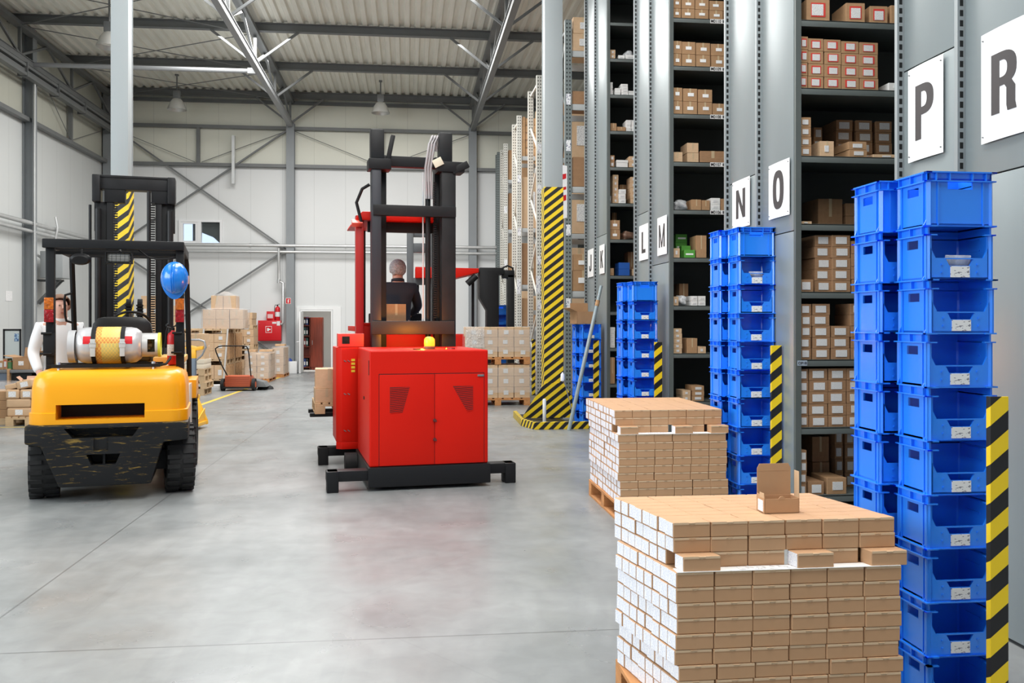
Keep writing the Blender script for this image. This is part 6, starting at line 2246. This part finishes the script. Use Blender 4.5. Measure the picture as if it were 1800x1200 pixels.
MB().box(w * .62, w * .8, -.016, -.012, h * .84, h * .93).box(w * .82, w * .96, -.016, -.012, h * .75, h * .96).build('notice', PAPER, HC, smooth=False)
HB2 = empty('alarm_box', 'small red box with a pale panel on top of the hose cabinet', 'fire box', (hx0 + w * .36, 29.75, hz1 + .001))
MB().box(0, .25, 0, .14, .0, .29).box(.02, .18, 0, .1, -.001, .03).build('body', RED, HB2, .006)
MB().box(.03, .20, -.004, 0, .07, .20).build('panel', mat('pale_pink_panel', (.75, .5, .5), .4), HB2, smooth=False)
extinguisher('fire_extinguisher', 'red fire extinguisher standing on the hose cabinet', (hx0 + w * .83, 29.80, hz1 + .001), .08, .48)
sxa, sza = aty(502, 534, 29.68)
sxb, szb = aty(511, 523.5, 29.68)
sg = empty('fire_sign', 'small red and white extinguisher sign on the grey wall column', 'sign', (sxa, 29.71, sza))
w, h = sxb - sxa, szb - sza
MB().box(0, w, 0, .004, 0, h).build('plate', WHITE, sg, smooth=False)
MB().box(w * .06, w * .94, -.002, 0, h * .06, h * .94).build('field', RED, sg, smooth=False)
MB().box(w * .4, w * .6, -.004, -.002, h * .2, h * .68).box(w * .43, w * .72, -.004, -.002, h * .7, h * .78).build('figure', WHITE, sg, smooth=False)
# conduit beside the column
cp = [aty(490, 436, 29.70), aty(490, 494, 29.70), aty(497.5, 497, 29.70), aty(497.5, 567, 29.70), aty(494, 570, 29.70)]
o = MB().tube([(x, 29.70, z) for x, z in cp], .045, 10).cyl((cp[1][0], 29.70, cp[1][1] - .06), (cp[1][0], 29.70, cp[1][1] + .06), .06, 12).build('water_pipe', GALV)
tag(o, 'silver water pipe dropping to the red hose cabinet', 'pipe')
fx0, fz1 = aty(504, 635, 29.3)
fx1, _ = aty(522, 657, 29.3)
o = MB().box(fx0, fx1, 29.3, 29.55, .0, .38).build('white_box', WHITE, None, .01)
tag(o, 'low white box on the floor at the foot of the wall column', 'box')
o = MB().prism([(0, 0), (.14, 0), (.12, .06), (.06, .10), (.02, .07)], 0, .1).build('blue_cloth', mat('blue_cloth', (.02, .07, .35), .8), None, .01)
o.location = (fx0 + .02, 29.35, .381)
tag(o, 'small blue cloth on the low white box by the column', 'cloth')
vx, vz = aty(409, 322, 29.6)
o = MB().box(-.045, .045, 0, .16, vz, aty(409, 237, 29.6)[1]).build('cable_duct', GALV, None, smooth=False)
o.location = (vx, 29.66, 0)
tag(o, 'short galvanised duct hanging from the girt above the window', 'duct')

# ================================================================ goods and bench along the left wall
LP = 14.85
xl0, xl1 = aty(9, 740, LP)[0], aty(62, 740, LP)[0]
pallet('wooden_pallet', 'pallet of paper parcels left of the forklift', (xl0, LP, 0), xl1 - xl0 + .25, .8, .145, PW)
PARC = mat('kraft_parcel', (.60, .40, .24), .7, 0, .06, 5, .3)


def parcel(x, y, z, w, d, h, label, rz=0, lab=True, roll=0):
    m = MB().box(-w / 2, w / 2, 0, d, 0, h)
    o = m.build('paper_parcel', PARC, None, min(h, w) * .22, 3)
    o.location, o.rotation_euler = (x, y, z), (0, R(roll), R(rz))
    tag(o, label, 'parcel', 'kraft paper parcels on the left pallet')
    if lab:
        MB().box(-.055, .055, -.002, .001, h * .2, h * .8).build('paper_label', PAPER, o, smooth=False)
    return o


u = (xl1 - xl0)
parcel(xl0 + .19, LP + .03, .146, .36, .5, .135, 'kraft parcel in the bottom layer, left end')
parcel(xl0 + .56, LP + .03, .146, .34, .5, .135, 'kraft parcel in the bottom layer, right end', lab=False)
parcel(xl0 + .18, LP + .03, .283, .36, .5, .135, 'kraft parcel in the second layer, left end', lab=False)
parcel(xl0 + .55, LP + .03, .283, .35, .5, .135, 'kraft parcel in the second layer, right end', lab=False)
parcel(xl0 + .09, LP + .03, .42, .20, .5, .145, 'kraft parcel in the third layer, left end')
parcel(xl0 + .30, LP + .03, .42, .20, .5, .145, 'kraft parcel in the third layer, middle')
parcel(xl0 + .54, LP + .03, .42, .25, .5, .145, 'kraft parcel in the third layer, right end', lab=False)
parcel(xl0 + .27, LP + .05, .58, .24, .45, .13, 'tilted kraft parcel on top of the left pallet', roll=-12)
parcel(xl0 + .48, LP + .08, .57, .20, .4, .10, 'flat kraft parcel on top of the left pallet, right', lab=False, roll=8)
parcel(xl0 + .07, LP + .06, .57, .18, .4, .08, 'flat kraft parcel on top of the left pallet, left', lab=False, roll=-14)
# the next pile at the frame edge
pallet('wooden_pallet', 'pallet of the brown pile at the far left', (xl0 - 1.05, LP + .25, 0), .98, .8, .1, PW)
block('plain', xl0 - .80, LP + .27, .101, .72, .6, .42, 2, 1, 3, 'in the brown pile at the far left', 'cartons of the far left pile')
film_hull('stretch_film', 'torn clear film on the brown pile at the far left', xl0 - .78, xl0 - .08, LP + .3, LP + .8, .53, .66, None, None, 11)

# workbench
BY = 16.6
wb0, wb1 = aty(-60, 640, BY)[0], aty(84, 640, BY)[0]
WBN = empty('workbench', 'dark workbench with blue-grey front along the left wall', 'workbench', (0, BY, 0))
zt_ = aty(40, 650, BY)[1]
MB().box(wb0, wb1, 0, .9, zt_ - .05, zt_).build('bench_top', mat('bench_top_grey', (.16, .17, .18), .5), WBN, .006)
MB().box(wb0, aty(12, 0, BY)[0], .02, .06, .08, zt_ - .05).build('front_panel', mat('bench_blue_grey', (.13, .17, .23), .5), WBN, smooth=False)
MB().box(aty(13, 0, BY)[0], aty(17, 0, BY)[0], -.02, .06, 0, zt_ + .02).build('leg', WOOD, WBN, smooth=False)
MB().box(aty(19, 0, BY)[0], aty(54, 0, BY)[0], .05, .85, .02, zt_ - .06).build('drawer_unit', BLACK, WBN, .006)
MB().box(wb1 - .08, wb1 - .02, .05, .85, 0, zt_ - .05).build('leg', STEEL, WBN, smooth=False)
on = lambda p: aty(p, 640, BY + .1)[0]
open_carton('open_carton', 'open brown carton with raised flaps on the left workbench', 'box', ((on(23) + on(54)) / 2, BY + .30, zt_ + .001), on(54) - on(23), .38, .21, CARD, R(-6), (None, 75, 12, 40), fl=.45, lbl=True)
open_carton('open_carton', 'open pinkish carton standing lower beside the left workbench', 'box', (aty(66, 680, BY - .3)[0], BY - .32, .25), .38, .36, .34, mat('pink_cardboard', (.56, .33, .23), .75), R(14), (28, 40, 45, 35), fl=.4)
o = MB().box(0, .62, 0, .5, 0, .249).build('low_stool', mat('stool_dark', (.05, .05, .055), .6), None, .01)
o.location = (aty(66, 680, BY - .3)[0] - .30, BY - .58, 0)
tag(o, 'dark low stand under the pinkish open carton', 'stand')
block('white', on(27), BY + .58, zt_ + .001, on(84) - on(27), .30, .30, 3, 1, 2, 'at the back of the bench', 'pale cartons at the back of the bench')
film_hull('stretch_film', 'clear film over the pale cartons at the back of the bench', on(27), on(84), BY + .56, BY + .885, zt_ + .002, zt_ + .31, None, None, 15)
for i, p in enumerate((-12, -3, 3, 9)):
    carton('red' if i > 1 else 'label', on(p) + .03, BY + .12 + .02 * i, zt_ + .001, .075, .2, .19 if i == 2 else .15, 'small %s carton at the left end of the bench, %s' % ('red-labelled' if i > 1 else 'labelled', ORD[i]), 'small cartons on the bench')
o = MB().cyl((on(14), BY + .2, zt_ + .001), (on(14), BY + .2, zt_ + .13), .045, 14).cyl((on(14), BY + .2, zt_ + .13), (on(14), BY + .2, zt_ + .17), .02, 10).build('glue_bottle', mat('green_bottle', (.08, .22, .09), .4))
tag(o, 'dark green bottle beside the open carton on the bench', 'bottle')
# framed board leaning at the wall behind the bench
fx0, fz0 = aty(5, 609, BY + .93)
fx1, fz1 = aty(37, 578, BY + .93)
FB = empty('framed_board', 'black framed pale board leaning behind the bench', 'board', (fx0, BY + .93, zt_), 0)
fw, fh = fx1 - fx0, fz1 - zt_
MB().box(0, fw, 0, .02, -.0, .03).box(0, fw, 0, .02, fh - .03, fh).box(0, .03, 0, .02, 0, fh).box(fw - .03, fw, 0, .02, 0, fh).build('frame', BLACK, FB, .003)
MB().box(.03, fw - .03, .012, .018, .03, fh - .03).build('board', mat('pale_board_sheet', (.55, .60, .60), .4), FB, smooth=False)
MB().box(fw * .62, fw * .86, .008, .012, fh * .68, fh * .88).build('picture', print_mat('blue_print', (.35, .5, .65), (.08, .15, .3), (30, 30, 30), .5), FB, smooth=False)
MB().box(fw * .3, fw * .6, .6, .62, 0, .02).build('rear_support', BLACK, FB, smooth=False) if False else None
o = empty('bench_rail', 'grey rail at the back of the bench carrying the framed board', 'rail', (0, BY + .955, 0))
MB().box(wb0, wb1, 0, .03, 0, zt_ + .12).build('panel', STEEL, o, smooth=False)

# electrical box and notice on the left wall
ey, ez1 = atx(63, 453, -9.2)
ey2, ez0 = atx(85, 490, -9.2)
EB = empty('electrical_box', 'grey electrical box on a bracket on the left wall', 'electrical box', (-9.2, ey + .25, ez0))
MB().box(-.0, .55, 0, ey2 - ey, 0, .68).build('casing', mat('grey_casing', (.40, .42, .43), .4, .2), EB, .02)
MB().bar((-.2, .3, -.05), (.4, .3, -.05), .05).bar((-.2, .3, -.65), (.35, .3, -.06), .05).bar((-.2, (ey2 - ey) - .3, -.05), (.4, (ey2 - ey) - .3, -.05), .05).bar((-.2, (ey2 - ey) - .3, -.65), (.35, (ey2 - ey) - .3, -.06), .05).build('bracket', STEEL, EB, smooth=False)
MB().tube([(-.2, .1, 2.2), (-.2, .1, .9), (-.12, .1, .6), (.0, .1, .5)], .03, 8).build('conduit', GALV, EB)
ny, nz = atx(16, 520, -9.46)
o = MB().box(-.002, .004, -.18, .18, -.12, .12).build('wall_notice', PAPER, None, smooth=False)
o.location = (-9.466, ny, nz)
tag(o, 'small white notice on the left wall', 'notice')
dy, dz = atx(98, 400, -9.2)
o = MB().tube([(-9.2, dy, dz + .28), (-9.15, dy, dz), (-9.2, dy, dz - .25), (-9.22, dy, dz - .9)], .035, 8).build('pipe_drop', GALV)
tag(o, 'short silver pipe dropping from the left wall pipes', 'pipe')

# person in white beside the forklift
pxx = aty(106, 540, 10.9)[0]
person('person in white coat standing left of the yellow forklift mast', (pxx, 10.9, 0), R(35),
       (((-.26, .02, 1.16), (-.24, -.16, .95)), ((.26, .02, 1.16), (.22, -.18, .96))), mat('white_coat', (.80, .80, .81), .7), mat('grey_trousers', (.35, .36, .38), .8), mat('brown_hair', (.20, .11, .07), .7), sc=1.085, coat_long=True)
